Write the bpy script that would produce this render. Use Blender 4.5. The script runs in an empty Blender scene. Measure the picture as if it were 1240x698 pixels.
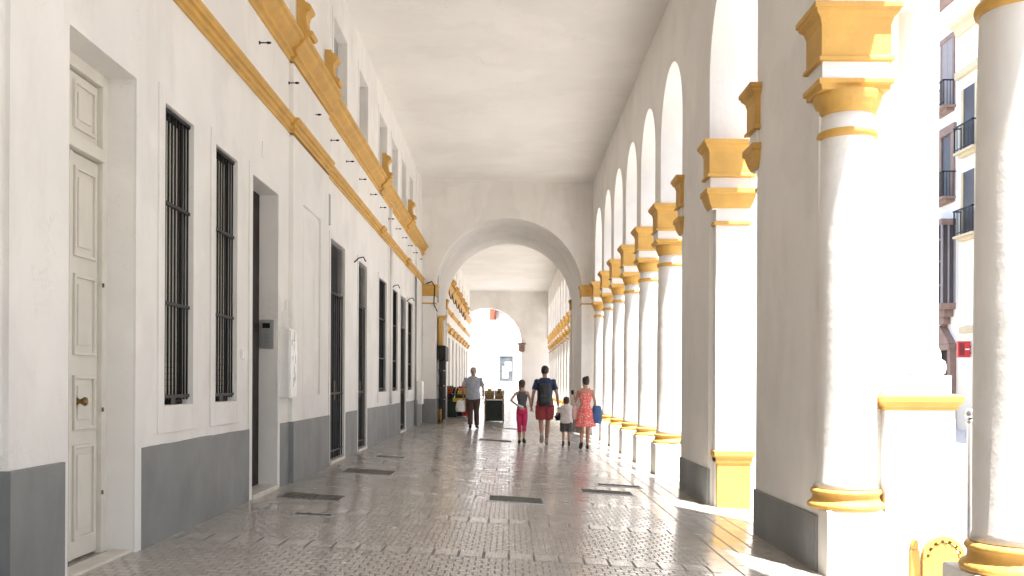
import bpy, bmesh, math, random
from mathutils import Vector, Matrix, noise
random.seed(7)
R = math.radians
S = bpy.context.scene
COL = S.collection
# ------------------------------------------------------------------ camera
cam = bpy.data.cameras.new('camera'); co = bpy.data.objects.new('camera', cam); COL.objects.link(co)
EYE = 1.415
co.location = (0, 0, EYE)
co.rotation_euler = (Matrix.Rotation(R(90), 4, 'X') @ Matrix.Rotation(R(0.25), 4, 'Z')).to_euler()
cam.sensor_width = 36; cam.lens = 36*1200/1240; cam.shift_y = 0.0935; cam.shift_x = 0.0024
cam.clip_start = 0.05; cam.clip_end = 2000
S.camera = co
# ------------------------------------------------------------------ world, sun, exposure
SUN_EL = 67.5
HD = Vector((-0.53, 0.848, 0)).normalized()          # horizontal travel of the light
w = bpy.data.worlds.new('World'); S.world = w; w.use_nodes = True
nt = w.node_tree; bg = nt.nodes['Background']
sky = nt.nodes.new('ShaderNodeTexSky'); sky.sky_type = 'NISHITA'; sky.sun_disc = False
sky.sun_elevation = R(SUN_EL); sky.sun_rotation = math.atan2(-HD.x, -HD.y)
sky.altitude = 10; sky.dust_density = 1.5
nt.links.new(sky.outputs[0], bg.inputs[0]); bg.inputs[1].default_value = 0.14
sl = bpy.data.lights.new('sun', 'SUN'); so = bpy.data.objects.new('sun', sl); COL.objects.link(so)
d = Vector((HD.x*math.cos(R(SUN_EL)), HD.y*math.cos(R(SUN_EL)), -math.sin(R(SUN_EL))))
so.rotation_euler = d.to_track_quat('-Z', 'Y').to_euler(); so.location = (20, -20, 40)
sl.energy = 4.8; sl.angle = R(0.5); sl.color = (1, .96, .91)
S.view_settings.view_transform = 'Standard'; S.view_settings.look = 'None'
S.view_settings.exposure = 2.12; S.view_settings.gamma = 1
S.render.engine = 'CYCLES'
try:
    S.cycles.max_bounces = 14; S.cycles.diffuse_bounces = 10; S.cycles.glossy_bounces = 4
except Exception: pass

# ------------------------------------------------------------------ materials
def mat(name, col, rough=.7, var=.08, scale=3, bump=.0, bscale=40, metal=0, stain=None, stain_amt=.0, stain_scale=1.2, spec=.5, coat=0):
    m = bpy.data.materials.new(name); m.use_nodes = True
    n = m.node_tree.nodes; l = m.node_tree.links; b = n['Principled BSDF']
    tc = n.new('ShaderNodeTexCoord')
    nz = n.new('ShaderNodeTexNoise'); nz.inputs['Scale'].default_value = scale; nz.inputs['Detail'].default_value = 6
    l.new(tc.outputs['Object'], nz.inputs['Vector'])
    mr = n.new('ShaderNodeMapRange'); mr.inputs[1].default_value = .3; mr.inputs[2].default_value = .7
    mr.inputs[3].default_value = 1-var; mr.inputs[4].default_value = 1+var*.4
    l.new(nz.outputs[0], mr.inputs[0])
    mx = n.new('ShaderNodeMix'); mx.data_type = 'RGBA'; mx.blend_type = 'MULTIPLY'; mx.inputs[0].default_value = 1
    mx.inputs[6].default_value = (*col, 1); l.new(mr.outputs[0], mx.inputs[7])
    out = mx.outputs[2]
    if stain:
        n2 = n.new('ShaderNodeTexNoise'); n2.inputs['Scale'].default_value = stain_scale; n2.inputs['Detail'].default_value = 8
        n2.inputs['Roughness'].default_value = .7
        mp = n.new('ShaderNodeMapping'); mp.inputs['Scale'].default_value = (1, 1, .35)
        l.new(tc.outputs['Object'], mp.inputs[0]); l.new(mp.outputs[0], n2.inputs['Vector'])
        m2 = n.new('ShaderNodeMapRange'); m2.inputs[1].default_value = .52; m2.inputs[2].default_value = .75
        m2.inputs[3].default_value = 0; m2.inputs[4].default_value = stain_amt
        l.new(n2.outputs[0], m2.inputs[0])
        mx2 = n.new('ShaderNodeMix'); mx2.data_type = 'RGBA'; l.new(m2.outputs[0], mx2.inputs[0])
        l.new(out, mx2.inputs[6]); mx2.inputs[7].default_value = (*stain, 1); out = mx2.outputs[2]
    l.new(out, b.inputs['Base Color'])
    b.inputs['Roughness'].default_value = rough; b.inputs['Metallic'].default_value = metal
    b.inputs['Specular IOR Level'].default_value = spec
    b.inputs['Coat Weight'].default_value = coat
    if bump:
        n3 = n.new('ShaderNodeTexNoise'); n3.inputs['Scale'].default_value = bscale; n3.inputs['Detail'].default_value = 5
        l.new(tc.outputs['Object'], n3.inputs['Vector'])
        bp = n.new('ShaderNodeBump'); bp.inputs['Strength'].default_value = bump; bp.inputs['Distance'].default_value = .02
        l.new(n3.outputs[0], bp.inputs['Height']); l.new(bp.outputs[0], b.inputs['Normal'])
    return m

M = {}
M['plaster'] = mat('white_plaster', (.81, .79, .755), .6, .06, 1.3, .38, 7, stain=(.62, .58, .52), stain_amt=.5)
M['ceiling'] = mat('ceiling_plaster', (.81, .795, .765), .75, .06, .6, .3, 5, stain=(.64, .61, .56), stain_amt=.35, stain_scale=.7)
M['ochre'] = mat('ochre_paint', (.62, .36, .085), .65, .16, 3, .35, 22, stain=(.44, .25, .07), stain_amt=.5)
M['dado'] = mat('grey_dado_paint', (.215, .224, .222), .55, .22, 1.6, .25, 6, stain=(.31, .31, .30), stain_amt=.55, stain_scale=1.1)
M['plinth'] = mat('plinth_paint', (.70, .68, .64), .6, .08, 3, .2, 20, stain=(.45, .42, .38), stain_amt=.4)
M['door_white'] = mat('door_cream_paint', (.68, .65, .58), .45, .06, 5, .15, 60, stain=(.5, .46, .38), stain_amt=.35)
M['dark_wood'] = mat('dark_door_wood', (.02, .011, .010), .6, .3, 6, .2, 50, spec=.25)
M['iron'] = mat('black_iron', (.016, .016, .019), .55, .2, 20, spec=.3)
M['louvre'] = mat('louvre_metal', (.055, .055, .055), .5, .15, 6)
M['blind'] = mat('roller_blind', (.50, .48, .40), .6, .15, 6)
M['glassdark'] = mat('dark_pane', (.02, .022, .028), .12, .2, 3)
M['brass'] = mat('aged_brass', (.25, .17, .07), .35, .3, 20, metal=.9)
M['greybox'] = mat('grey_metal', (.38, .38, .37), .4, .1, 10, metal=.5)
M['whitemetal'] = mat('white_enamel', (.8, .8, .78), .25, .05, 6, spec=.6)
M['steel'] = mat('steel', (.45, .46, .48), .3, .15, 9, metal=.9)
M['lid'] = mat('lid_iron', (.14, .128, .108), .7, .3, 14, .4, 60, spec=.2)
M['asphalt'] = mat('street_paving', (.50, .48, .45), .85, .12, .8, .3, 30)
M['kerb'] = mat('kerb_granite', (.5, .48, .45), .7, .2, 30, .2, 60)
M['marble'] = mat('threshold_stone', (.62, .58, .52), .35, .15, 6)
M['facade'] = mat('facade_white', (.78, .77, .74), .8, .06, .5, .1, 8, stain=(.6, .57, .5), stain_amt=.4, stain_scale=.5)
M['facade_cream'] = mat('facade_cream', (.76, .73, .64), .8, .06, .5, .1, 8, stain=(.6, .52, .4), stain_amt=.4, stain_scale=.5)
M['facade_pink'] = mat('facade_rose', (.60, .42, .36), .8, .08, .5, .1, 8)
M['trim_brown'] = mat('trim_brown_stone', (.23, .15, .12), .7, .2, 3, .2, 20)
M['trim_yellow'] = mat('trim_yellow', (.50, .42, .28), .7, .1, 3)
M['uppergrey'] = mat('grey_shutter_paint', (.36, .36, .355), .6, .1, 3)
M['housepane'] = mat('house_pane', (.05, .04, .045), .45, .2, 3)
M['matteblack'] = mat('matte_black_paint', (.016, .016, .019), .65, .2, 9, spec=.2)
M['shutter'] = mat('shutter_grey', (.25, .22, .22), .6, .1, 4)
M['red'] = mat('red_plastic', (.5, .03, .03), .35, .08, 5)
M['darkred'] = mat('dark_red_plastic', (.20, .015, .02), .35, .08, 5)
M['terracotta'] = mat('terracotta', (.25, .08, .04), .7, .15, 5)
M['carwhite'] = mat('car_paint', (.62, .62, .60), .2, .02, 4, coat=.6)
M['carglass'] = mat('car_glass', (.22, .24, .25), .08, .1, 2)
M['rubber'] = mat('tyre_rubber', (.03, .03, .03), .8, .1, 10)
M['crate_dark'] = mat('dark_green_plastic', (.018, .03, .022), .5, .2, 8)
M['crate_wood'] = mat('crate_wood', (.38, .25, .12), .7, .25, 12, .2, 50)
M['fruit_red'] = mat('red_fruit', (.45, .03, .02), .35, .3, 12)
M['fruit_orange'] = mat('orange_fruit', (.75, .28, .03), .45, .2, 12)
M['fruit_yellow'] = mat('yellow_fruit', (.70, .50, .08), .45, .25, 9)
M['fruit_green'] = mat('green_produce', (.10, .20, .03), .5, .4, 9)
M['fruit_brown'] = mat('brown_potato', (.36, .24, .12), .8, .3, 12)
M['paper_yellow'] = mat('yellow_card', (.75, .55, .05), .6, .04, 8)
M['blue_glass'] = mat('pale_blue_poster', (.10, .115, .12), .4, .6, 4)

def weather(m, patch=.05, crack=.25, cs=.9):
    n = m.node_tree.nodes; l = m.node_tree.links; b = n['Principled BSDF']
    src = b.inputs['Base Color'].links[0].from_socket
    g = n.new('ShaderNodeNewGeometry')
    v = n.new('ShaderNodeTexNoise'); v.inputs['Scale'].default_value = .55; v.inputs['Detail'].default_value = 3; l.new(g.outputs['Position'], v.inputs['Vector'])
    mr = n.new('ShaderNodeMapRange'); mr.inputs[1].default_value = .50; mr.inputs[2].default_value = .53; mr.inputs[3].default_value = 1; mr.inputs[4].default_value = 1-patch; l.new(v.outputs[0], mr.inputs[0])
    # cracks: thin zero-crossings of a warped noise, broken up by another noise
    c = n.new('ShaderNodeTexNoise'); c.inputs['Scale'].default_value = cs; c.inputs['Detail'].default_value = 9; c.inputs['Roughness'].default_value = .6; l.new(g.outputs['Position'], c.inputs['Vector'])
    a = n.new('ShaderNodeMath'); a.operation = 'SUBTRACT'; a.inputs[1].default_value = .5; l.new(c.outputs[0], a.inputs[0])
    a2 = n.new('ShaderNodeMath'); a2.operation = 'ABSOLUTE'; l.new(a.outputs[0], a2.inputs[0])
    k = n.new('ShaderNodeMapRange'); k.inputs[1].default_value = 0; k.inputs[2].default_value = .0022; k.inputs[3].default_value = 1; k.inputs[4].default_value = 0; l.new(a2.outputs[0], k.inputs[0])
    h = n.new('ShaderNodeTexNoise'); h.inputs['Scale'].default_value = .8; mp = n.new('ShaderNodeMapping'); mp.inputs['Location'].default_value = (7, 3, 5); l.new(g.outputs['Position'], mp.inputs[0]); l.new(mp.outputs[0], h.inputs['Vector'])
    hm = n.new('ShaderNodeMapRange'); hm.inputs[1].default_value = .52; hm.inputs[2].default_value = .60; hm.inputs[4].default_value = crack; l.new(h.outputs[0], hm.inputs[0])
    kk = n.new('ShaderNodeMath'); kk.operation = 'MULTIPLY'; l.new(k.outputs[0], kk.inputs[0]); l.new(hm.outputs[0], kk.inputs[1])
    mx = n.new('ShaderNodeMix'); mx.data_type = 'RGBA'; mx.blend_type = 'MULTIPLY'; mx.inputs[0].default_value = 1; l.new(src, mx.inputs[6]); l.new(mr.outputs[0], mx.inputs[7])
    m2 = n.new('ShaderNodeMix'); m2.data_type = 'RGBA'; l.new(kk.outputs[0], m2.inputs[0]); l.new(mx.outputs[2], m2.inputs[6]); m2.inputs[7].default_value = (.28, .25, .21, 1)
    l.new(m2.outputs[2], b.inputs['Base Color'])
weather(M['plaster']); weather(M['ceiling'], .03, .35, .6); weather(M['dado'], .10, 0)

def floor_mat():
    m = bpy.data.materials.new('polished_floor_tiles'); m.use_nodes = True
    n = m.node_tree.nodes; l = m.node_tree.links; b = n['Principled BSDF']
    tc = n.new('ShaderNodeTexCoord')
    sp = n.new('ShaderNodeSeparateXYZ'); l.new(tc.outputs['Object'], sp.inputs[0])
    def math_(op, a, b_=None, c=None):
        q = n.new('ShaderNodeMath'); q.operation = op
        for i, v in enumerate((a, b_, c)):
            if v is None: continue
            if isinstance(v, (int, float)): q.inputs[i].default_value = v
            else: l.new(v, q.inputs[i])
        return q.outputs[0]
    def brick(w_, h_, mort, rot=0, c1=.46, c2=.37, off=.5):
        mp = n.new('ShaderNodeMapping'); l.new(tc.outputs['Object'], mp.inputs[0]); mp.inputs['Rotation'].default_value = (0, 0, rot)
        t = n.new('ShaderNodeTexBrick'); l.new(mp.outputs[0], t.inputs[0]); t.offset = off
        t.inputs['Scale'].default_value = 1; t.inputs['Brick Width'].default_value = w_; t.inputs['Row Height'].default_value = h_
        t.inputs['Mortar Size'].default_value = mort; t.inputs['Mortar Smooth'].default_value = .2
        t.inputs['Color1'].default_value = (c1*1.02, c1*.955, c1*.86, 1); t.inputs['Color2'].default_value = (c2*1.02, c2*.955, c2*.86, 1)
        t.inputs['Mortar'].default_value = (.14, .128, .108, 1)
        return t
    A = brick(.105, .098, .0075, 0, .455, .415)                      # small square setts of the walk
    B = brick(.42, .21, .010, R(90), .455, .41)       # rows along the columns
    Cc = brick(.205, .40, .013, 0, .46, .42, 0)        # cross bands of long setts
    # masks
    band = math_('LESS_THAN', math_('FRACT', math_('DIVIDE', math_('ADD', sp.outputs[1], .12), 2.02)), .16)
    side = math_('GREATER_THAN', sp.outputs[0], 1.72)
    side2 = side
    def mix(f, a, c, rgba=True):
        q = n.new('ShaderNodeMix'); q.data_type = 'RGBA' if rgba else 'FLOAT'
        l.new(f, q.inputs[0])
        i, j, o = (6, 7, 2) if rgba else (2, 3, 0)
        l.new(a, q.inputs[i]); l.new(c, q.inputs[j]); return q.outputs[o]
    c = mix(band, A.outputs[0], Cc.outputs[0]); f = mix(band, A.outputs[1], Cc.outputs[1], False)
    c = mix(side2, c, B.outputs[0]); f = mix(side2, f, B.outputs[1], False)
    nz = n.new('ShaderNodeTexNoise'); nz.inputs['Scale'].default_value = 1.1; nz.inputs['Detail'].default_value = 7; nz.inputs['Roughness'].default_value = .65
    l.new(tc.outputs['Object'], nz.inputs['Vector'])
    mr = n.new('ShaderNodeMapRange'); mr.inputs[1].default_value = .3; mr.inputs[2].default_value = .7; mr.inputs[3].default_value = .82; mr.inputs[4].default_value = 1.1
    l.new(nz.outputs[0], mr.inputs[0])
    mu = n.new('ShaderNodeMix'); mu.data_type = 'RGBA'; mu.blend_type = 'MULTIPLY'; mu.inputs[0].default_value = 1
    dn_ = n.new('ShaderNodeTexNoise'); dn_.inputs['Scale'].default_value = 9; dn_.inputs['Detail'].default_value = 3; l.new(tc.outputs['Object'], dn_.inputs['Vector'])
    dm = n.new('ShaderNodeMapRange'); dm.inputs[1].default_value = .66; dm.inputs[2].default_value = .72; dm.inputs[4].default_value = .45; l.new(dn_.outputs[0], dm.inputs[0])
    dx = n.new('ShaderNodeMix'); dx.data_type = 'RGBA'; l.new(dm.outputs[0], dx.inputs[0]); l.new(c, dx.inputs[6]); dx.inputs[7].default_value = (.16, .14, .12, 1); c = dx.outputs[2]
    l.new(c, mu.inputs[6]); l.new(mr.outputs[0], mu.inputs[7]); l.new(mu.outputs[2], b.inputs['Base Color'])
    # gloss: worn smooth, duller in the joints
    n2 = n.new('ShaderNodeTexNoise'); n2.inputs['Scale'].default_value = 5; n2.inputs['Detail'].default_value = 5; l.new(tc.outputs['Object'], n2.inputs['Vector'])
    r2 = n.new('ShaderNodeMapRange'); r2.inputs[1].default_value = .3; r2.inputs[2].default_value = .7; r2.inputs[3].default_value = .11; r2.inputs[4].default_value = .28
    l.new(n2.outputs[0], r2.inputs[0])
    rr = math_('ADD', r2.outputs[0], math_('MULTIPLY', f, .45)); l.new(rr, b.inputs['Roughness'])
    b.inputs['Specular IOR Level'].default_value = .62
    n3 = n.new('ShaderNodeTexNoise'); n3.inputs['Scale'].default_value = 7; n3.inputs['Detail'].default_value = 2; l.new(tc.outputs['Object'], n3.inputs['Vector'])
    hgt = math_('SUBTRACT', math_('MULTIPLY', n3.outputs[0], .34), math_('MULTIPLY', f, .55))
    bp = n.new('ShaderNodeBump'); bp.inputs['Strength'].default_value = .33; bp.inputs['Distance'].default_value = .010
    l.new(hgt, bp.inputs['Height']); l.new(bp.outputs[0], b.inputs['Normal'])
    return m
M['floor'] = floor_mat()

# ------------------------------------------------------------------ mesh builder
class MB:
    def __init__(s): s.v = []; s.f = []; s.sm = []
    def add(s, vs, fs, smooth=False):
        o = len(s.v); s.v += [tuple(p) for p in vs]
        for f in fs: s.f.append([i+o for i in f]); s.sm.append(smooth)
        return s
    def box(s, x0, x1, y0, y1, z0, z1):
        vs = [(x, y, z) for z in (z0, z1) for y in (y0, y1) for x in (x0, x1)]
        return s.add(vs, [(0, 2, 3, 1), (4, 5, 7, 6), (0, 1, 5, 4), (2, 6, 7, 3), (0, 4, 6, 2), (1, 3, 7, 5)])
    def rings(s, rings, smooth=False, cap=True, closed=True):
        n = len(rings[0]); vs = [p for r in rings for p in r]; fs = []
        for k in range(len(rings)-1):
            for i in range(n if closed else n-1):
                j = (i+1) % n; fs.append((k*n+i, k*n+j, (k+1)*n+j, (k+1)*n+i))
        s.add(vs, fs, smooth)
        if cap:
            o = len(s.v)-len(vs)
            s.f.append([o+i for i in range(n)][::-1]); s.sm.append(False)
            s.f.append([o+(len(rings)-1)*n+i for i in range(n)]); s.sm.append(False)
        return s
    def revolve(s, cx, cy, prof, n=28, smooth=True):       # prof: (r, z) from bottom to top
        return s.rings([[(cx+r*math.cos(2*math.pi*i/n), cy+r*math.sin(2*math.pi*i/n), z) for i in range(n)] for r, z in prof], smooth)
    def rect(s, cx, cy, hx, hy, prof):                     # prof: (extra, z)
        return s.rings([[(cx-hx-e, cy-hy-e, z), (cx+hx+e, cy-hy-e, z), (cx+hx+e, cy+hy+e, z), (cx-hx-e, cy+hy+e, z)] for e, z in prof])
    def prism(s, prof, axis, a0, a1):                      # prof 2D closed polygon
        if axis == 'y': g = lambda p, a: (p[0], a, p[1])
        elif axis == 'x': g = lambda p, a: (a, p[0], p[1])
        else: g = lambda p, a: (p[0], p[1], a)
        return s.rings([[g(p, a0) for p in prof], [g(p, a1) for p in prof]])
    def tube(s, pts, rad, n=8, smooth=True):
        pts = [Vector(p) for p in pts]; rings = []
        if not isinstance(rad, (list, tuple)): rad = [rad]*len(pts)
        up = None
        for i, p in enumerate(pts):
            t = (pts[min(i+1, len(pts)-1)]-pts[max(i-1, 0)]).normalized()
            if up is None: up = Vector((0, 1, 0)) if abs(t.y) < .9 else Vector((1, 0, 0))
            a = (up-t*up.dot(t)).normalized(); b = t.cross(a); up = a
            r = rad[i]; ra, rb = r if isinstance(r, (tuple, list)) else (r, r)
            rings.append([tuple(p+a*(math.cos(2*math.pi*k/n)*rb)+b*(math.sin(2*math.pi*k/n)*ra)) for k in range(n)])
        return s.rings(rings, smooth)
    def ball(s, c, r, n=10, m=7):
        rx, ry, rz = r if isinstance(r, (tuple, list)) else (r, r, r)
        rings = []
        for k in range(m+1):
            a = -math.pi/2+math.pi*k/m; q = max(math.cos(a), .02)
            rings.append([(c[0]+rx*q*math.cos(2*math.pi*i/n), c[1]+ry*q*math.sin(2*math.pi*i/n), c[2]+rz*math.sin(a)) for i in range(n)])
        return s.rings(rings, True)
    def build(s, name, m, parent=None, bevel=0, loc=None):
        me = bpy.data.meshes.new(name); me.from_pydata(s.v, [], s.f); me.update()
        bm = bmesh.new(); bm.from_mesh(me)
        for f, q in zip(bm.faces, s.sm): f.smooth = q
        bmesh.ops.recalc_face_normals(bm, faces=bm.faces); bm.to_mesh(me); bm.free()
        o = bpy.data.objects.new(name, me); COL.objects.link(o); me.materials.append(m)
        if parent: o.parent = parent
        if loc: o.location = loc
        if bevel:
            b = o.modifiers.new('bevel', 'BEVEL'); b.width = bevel; b.segments = 2; b.limit_method = 'ANGLE'; b.angle_limit = R(40)
        return o
def tag(o, label=None, cat=None, group=None, kind=None):
    if label: o['label'] = label
    if cat: o['category'] = cat
    if group: o['group'] = group
    if kind: o['kind'] = kind
    return o
def thing(name, label, cat, loc=(0, 0, 0), rz=0, group=None):
    o = bpy.data.objects.new(name, None); COL.objects.link(o); o.location = loc; o.rotation_euler = (0, 0, rz)
    o.empty_display_size = .2
    return tag(o, label, cat, group)
def copy_tree(o, parent=None):
    c = o.copy(); COL.objects.link(c)
    if parent: c.parent = parent
    for ch in list(o.children): copy_tree(ch, c)
    return c

XL, XR, XO = -2.76, 2.60, 3.42
XC = 2.84
ZC = 7.75                       # ceiling
SL = -.06
def fz(x): return SL*x          # floor height
E1, E2, E3, E0 = 31.2, 37.0, 68.0, -12.0

# ------------------------------------------------------------------ ground
def sheet(name, x0, x1, y0, y1, z0, z1, m, nx=1, ny=1):
    b = MB(); vs = []; fs = []
    for j in range(ny+1):
        for i in range(nx+1):
            vs.append((x0+(x1-x0)*i/nx, y0+(y1-y0)*j/ny, z0+(z1-z0)*i/nx))
    for j in range(ny):
        for i in range(nx):
            a = j*(nx+1)+i; fs.append((a, a+1, a+nx+2, a+nx+1))
    b.add(vs, fs); return tag(b.build(name, m), kind='structure')
ZS = -.39
sheet('floor', XL-.6, 4.12, E0-6, E3+.5, fz(XL-.6), fz(4.12), M['floor'])
sheet('street', -300, 300, -300, 400, ZS, ZS, M['asphalt'])
b = MB(); y = E0-6
while y < E3+.5:
    b.box(4.12, 4.28, y, min(y+.98, E3+.5), ZS-.1, fz(4.12)-.003); y += .99
tag(b.build('kerb', M['kerb'], bevel=.012), kind='structure')

# ------------------------------------------------------------------ ceiling
def ceil_mesh(y0, y1):
    b = MB(); nx, ny = 24, int((y1-y0)/.3); vs = []; fs = []
    for j in range(ny+1):
        for i in range(nx+1):
            x = XL-.0+(XR+.0-XL)*i/nx; y = y0+(y1-y0)*j/ny
            # uneven old plaster: soft ripples running across the walk
            e = .5-abs(i/nx-.5)
            hgt = .045*1.3*noise.noise(Vector((x*.22, y*.75, 3)))+.03*noise.noise(Vector((x*.5, y*1.9, 9)))
            hgt *= min(1, e*6)
            vs.append((x, y, ZC+hgt))
    for j in range(ny):
        for i in range(nx):
            a = j*(nx+1)+i; fs.append((a, a+nx+1, a+nx+2, a+1))
    b.add(vs, fs, True)
    return b
tag(ceil_mesh(E0, E1).build('ceiling', M['ceiling']), kind='structure')
tag(ceil_mesh(E2, E3).build('ceiling', M['ceiling']), kind='structure')

# ------------------------------------------------------------------ the main building (left wall, roof, end walls)
bld = thing('market_building', 'long white arcaded building with ochre cornices and grey dado along the covered walk', 'building', (XL, 0, 0))
def part(mb, name, m, parent, bevel=0):
    o = mb.build(name, m, None, bevel)
    root = parent
    off = Vector((0, 0, 0)); p = parent
    while p: off += p.location; p = p.parent
    o.data.transform(Matrix.Translation(-off)); o.parent = parent
    return o
def wall_openings(y0, y1, z0, z1, ops, x=XL, depth=.27, b=None):
    """plane facing +x with rectangular recesses (ya, yb, za, zb)"""
    b = b or MB()
    ys = sorted({y0, y1, *[o[0] for o in ops], *[o[1] for o in ops]}); zs = sorted({z0, z1, *[o[2] for o in ops], *[o[3] for o in ops]})
    for i in range(len(ys)-1):
        for j in range(len(zs)-1):
            yc, zc = (ys[i]+ys[i+1])/2, (zs[j]+zs[j+1])/2
            if any(o[0] < yc < o[1] and o[2] < zc < o[3] for o in ops): continue
            b.add([(x, ys[i], zs[j]), (x, ys[i+1], zs[j]), (x, ys[i+1], zs[j+1]), (x, ys[i], zs[j+1])], [(0, 1, 2, 3)])
    for (a, c, p, q) in ops:
        xi = x-depth
        b.add([(x, a, p), (xi, a, p), (xi, a, q), (x, a, q)], [(0, 1, 2, 3)])
        b.add([(x, c, p), (x, c, q), (xi, c, q), (xi, c, p)], [(0, 1, 2, 3)])
        b.add([(x, a, q), (xi, a, q), (xi, c, q), (x, c, q)], [(0, 1, 2, 3)])
        b.add([(x, a, p), (x, c, p), (xi, c, p), (xi, a, p)], [(0, 1, 2, 3)])
        b.add([(xi, a, p), (xi, c, p), (xi, c, q), (xi, a, q)], [(0, 1, 2, 3)])
    return b
ZT, ZW = 3.64, 1.23             # top of openings, window sill
FL = fz(XL)
doors = [(6.17, 7.28), (10.58, 11.74), (15.2, 16.5), (18.0, 19.05), (24.95, 26.25)]
wins = [(7.89, 8.60), (9.25, 9.98), (20.8, 22.1), (23.25, 24.35), (26.75, 28.0)]
dback = [(.9, 2.1), (-4.6, -3.4)]; wback = [(3.2, 3.95), (4.55, 5.3), (-1.4, -.6), (-7.5, -6.8)]
upper = [(a, c, 5.85, 7.12) for a, c in [(7.9, 8.65), (9.2, 9.95), (11.1, 11.8), (13.3, 13.95), (15.4, 16.65), (18.0, 19.1), (20.8, 22.1), (23.0, 24.2), (25.1, 26.1), (27.0, 28.0), (29.2, 30.3), (6.0, 7.0), (1, 2), (3.5, 4.3), (-4.5, -3.5)]]
ops = [(a, c, FL-.02, ZT) for a, c in doors+dback]+[(a, c, ZW, ZT) for a, c in wins+wback]+upper
wall_b = wall_openings(E0, E1, FL-.1, ZC+.03, ops)
part(wall_b, 'wall', M['plaster'], bld)
# roof slab + attic over the walk keeps sun and sky out
b = MB(); b.box(XL-8, XO+.25, E0-.3, E3+.5, ZC+.06, ZC+.5); b.box(XL-8, XO, E0, E3, ZC+.5, ZC+2.2)
b.box(XL-8, XL-.75, E0-.3, E3+.5, -.4, ZC+.06)
part(b, 'roof', M['plaster'], bld)
# pilasters (y0, y1)
pil = [(12.36, 14.8), (-2.2, .2), (5.36, 6.0), (28.9, 30.1)]
def pilaster(b, y0, y1, panel=True):
    x = XL+.05
    if panel:
        pa, pb, za, zb = y0+.62, y1-.62, 1.25, 3.75
        wall_openings(y0, y1, .93, 4.5, [(pa, pb, za, zb)], x, .03, b)
        for p, q in ((0, 0.0),):
            b.box(x-.03, x-.012, pa+.07, pb-.07, za+.07, zb-.07)
    else:
        b.box(XL+.001, x, y0, y1, .93, 4.5)
    if panel:
        b.add([(XL, y0, .93), (x, y0, .93), (x, y0, 4.5), (XL, y0, 4.5)], [(0, 1, 2, 3)])
        b.add([(XL, y1, .93), (x, y1, .93), (x, y1, 4.5), (XL, y1, 4.5)], [(0, 1, 2, 3)])
    b.box(XL+.001, x, y0, y1, 4.72, 5.4); b.box(XL+.001, x, y0, y1, 5.77, ZC)
for p in pil:
    b = MB(); pilaster(b, *p, panel=(p[1]-p[0] > 1.5)); part(b, 'pilaster', M['plaster'], bld)
# raised plaster surrounds
def surround(a, c, z0, z1, wd=.16, t=.014, foot=True):
    b = MB(); x0, x1 = XL+.001, XL+t
    b.box(x0, x1, a-wd, a-.001, z0, z1+wd); b.box(x0, x1, c+.001, c+wd, z0, z1+wd); b.box(x0, x1, a-.001, c+.001, z1+.001, z1+wd)
    if foot is None: b.box(x0, x1, a, c, z0, z0+.22-.001)
    part(b, 'opening_surround', M['plaster'], bld, .003)
for a, c in doors+dback: surround(a, c, FL-.02, ZT, .10 if a > 14 else .12)
for a, c in wins+wback:
    surround(a, c, ZW-.22, ZT, .10 if a > 14 else .13, .014, None)
for a, c, p, q in upper: surround(a, c, p-.05, q, .12, .012)
# grey dado between the openings
def dado_runs(y0, y1, gaps):
    runs = []; y = y0
    for a, c in sorted(gaps):
        if a > y: runs.append((y, a))
        y = max(y, c)
    if y < y1: runs.append((y, y1))
    return runs
def dado_strip(x0, x1, y0, y1, z0, z1):
    n_ = max(2, int((y1-y0)/.12)); pts = [(y0, z0)]
    for i in range(n_+1):
        y = y0+(y1-y0)*i/n_; pts.append((y, z1+.010*noise.noise(Vector((y*1.3, 0, 1)))+.004*noise.noise(Vector((y*7, 0, 4)))))
    pts.append((y1, z0)); return MB().prism(pts, 'x', x0, x1)
gaps = [(a-.12, c+.12) for a, c in doors+dback if a < 14]+[(a-.10, c+.10) for a, c in doors if a > 14]
for r0, r1 in dado_runs(E0, E1-.7, gaps): part(dado_strip(XL+.001, XL+.018, r0, r1, FL-.05, .925), 'dado', M['dado'], bld, .004)
for p in pil: part(MB().box(XL+.001, XL+.075, p[0]-.02, p[1]+(.02 if p[1] != 6.0 else 0), FL-.05, .93), 'dado', M['dado'], bld, .004)
# mouldings
def mould(prof, y0, y1, brk, extra=.06):
    b = MB(); b.prism(prof, 'y', y0, y1)
    for (a, c) in brk: b.prism([(x+extra if x > XL+.01 else x, z) for x, z in prof], 'y', a-.04, c+.04)
    return b
def P(lst): return [(XL+x, z) for x, z in lst]
low = P([(0, 4.53), (.02, 4.53), (.025, 4.555), (.055, 4.565), (.055, 4.585), (.03, 4.595), (.03, 4.64), (.06, 4.65), (.065, 4.67), (.085, 4.69), (.085, 4.715), (0, 4.715)])
upp = P([(0, 5.42), (.02, 5.42), (.03, 5.46), (.07, 5.475), (.07, 5.50), (.045, 5.51), (.045, 5.57), (.10, 5.61), (.13, 5.635), (.145, 5.68), (.185, 5.70), (.185, 5.745), (.16, 5.77), (0, 5.77)])
brk = [(12.36, 14.8), (-2.2, .2), (20.8, 21.2), (26.1, 26.5)]
part(mould(low, E0, E1-.001, brk, .05), 'string_course', M['ochre'], bld, .004)
part(mould(upp, E0, E1-.001, brk, .05), 'cornice', M['ochre'], bld, .004)
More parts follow.
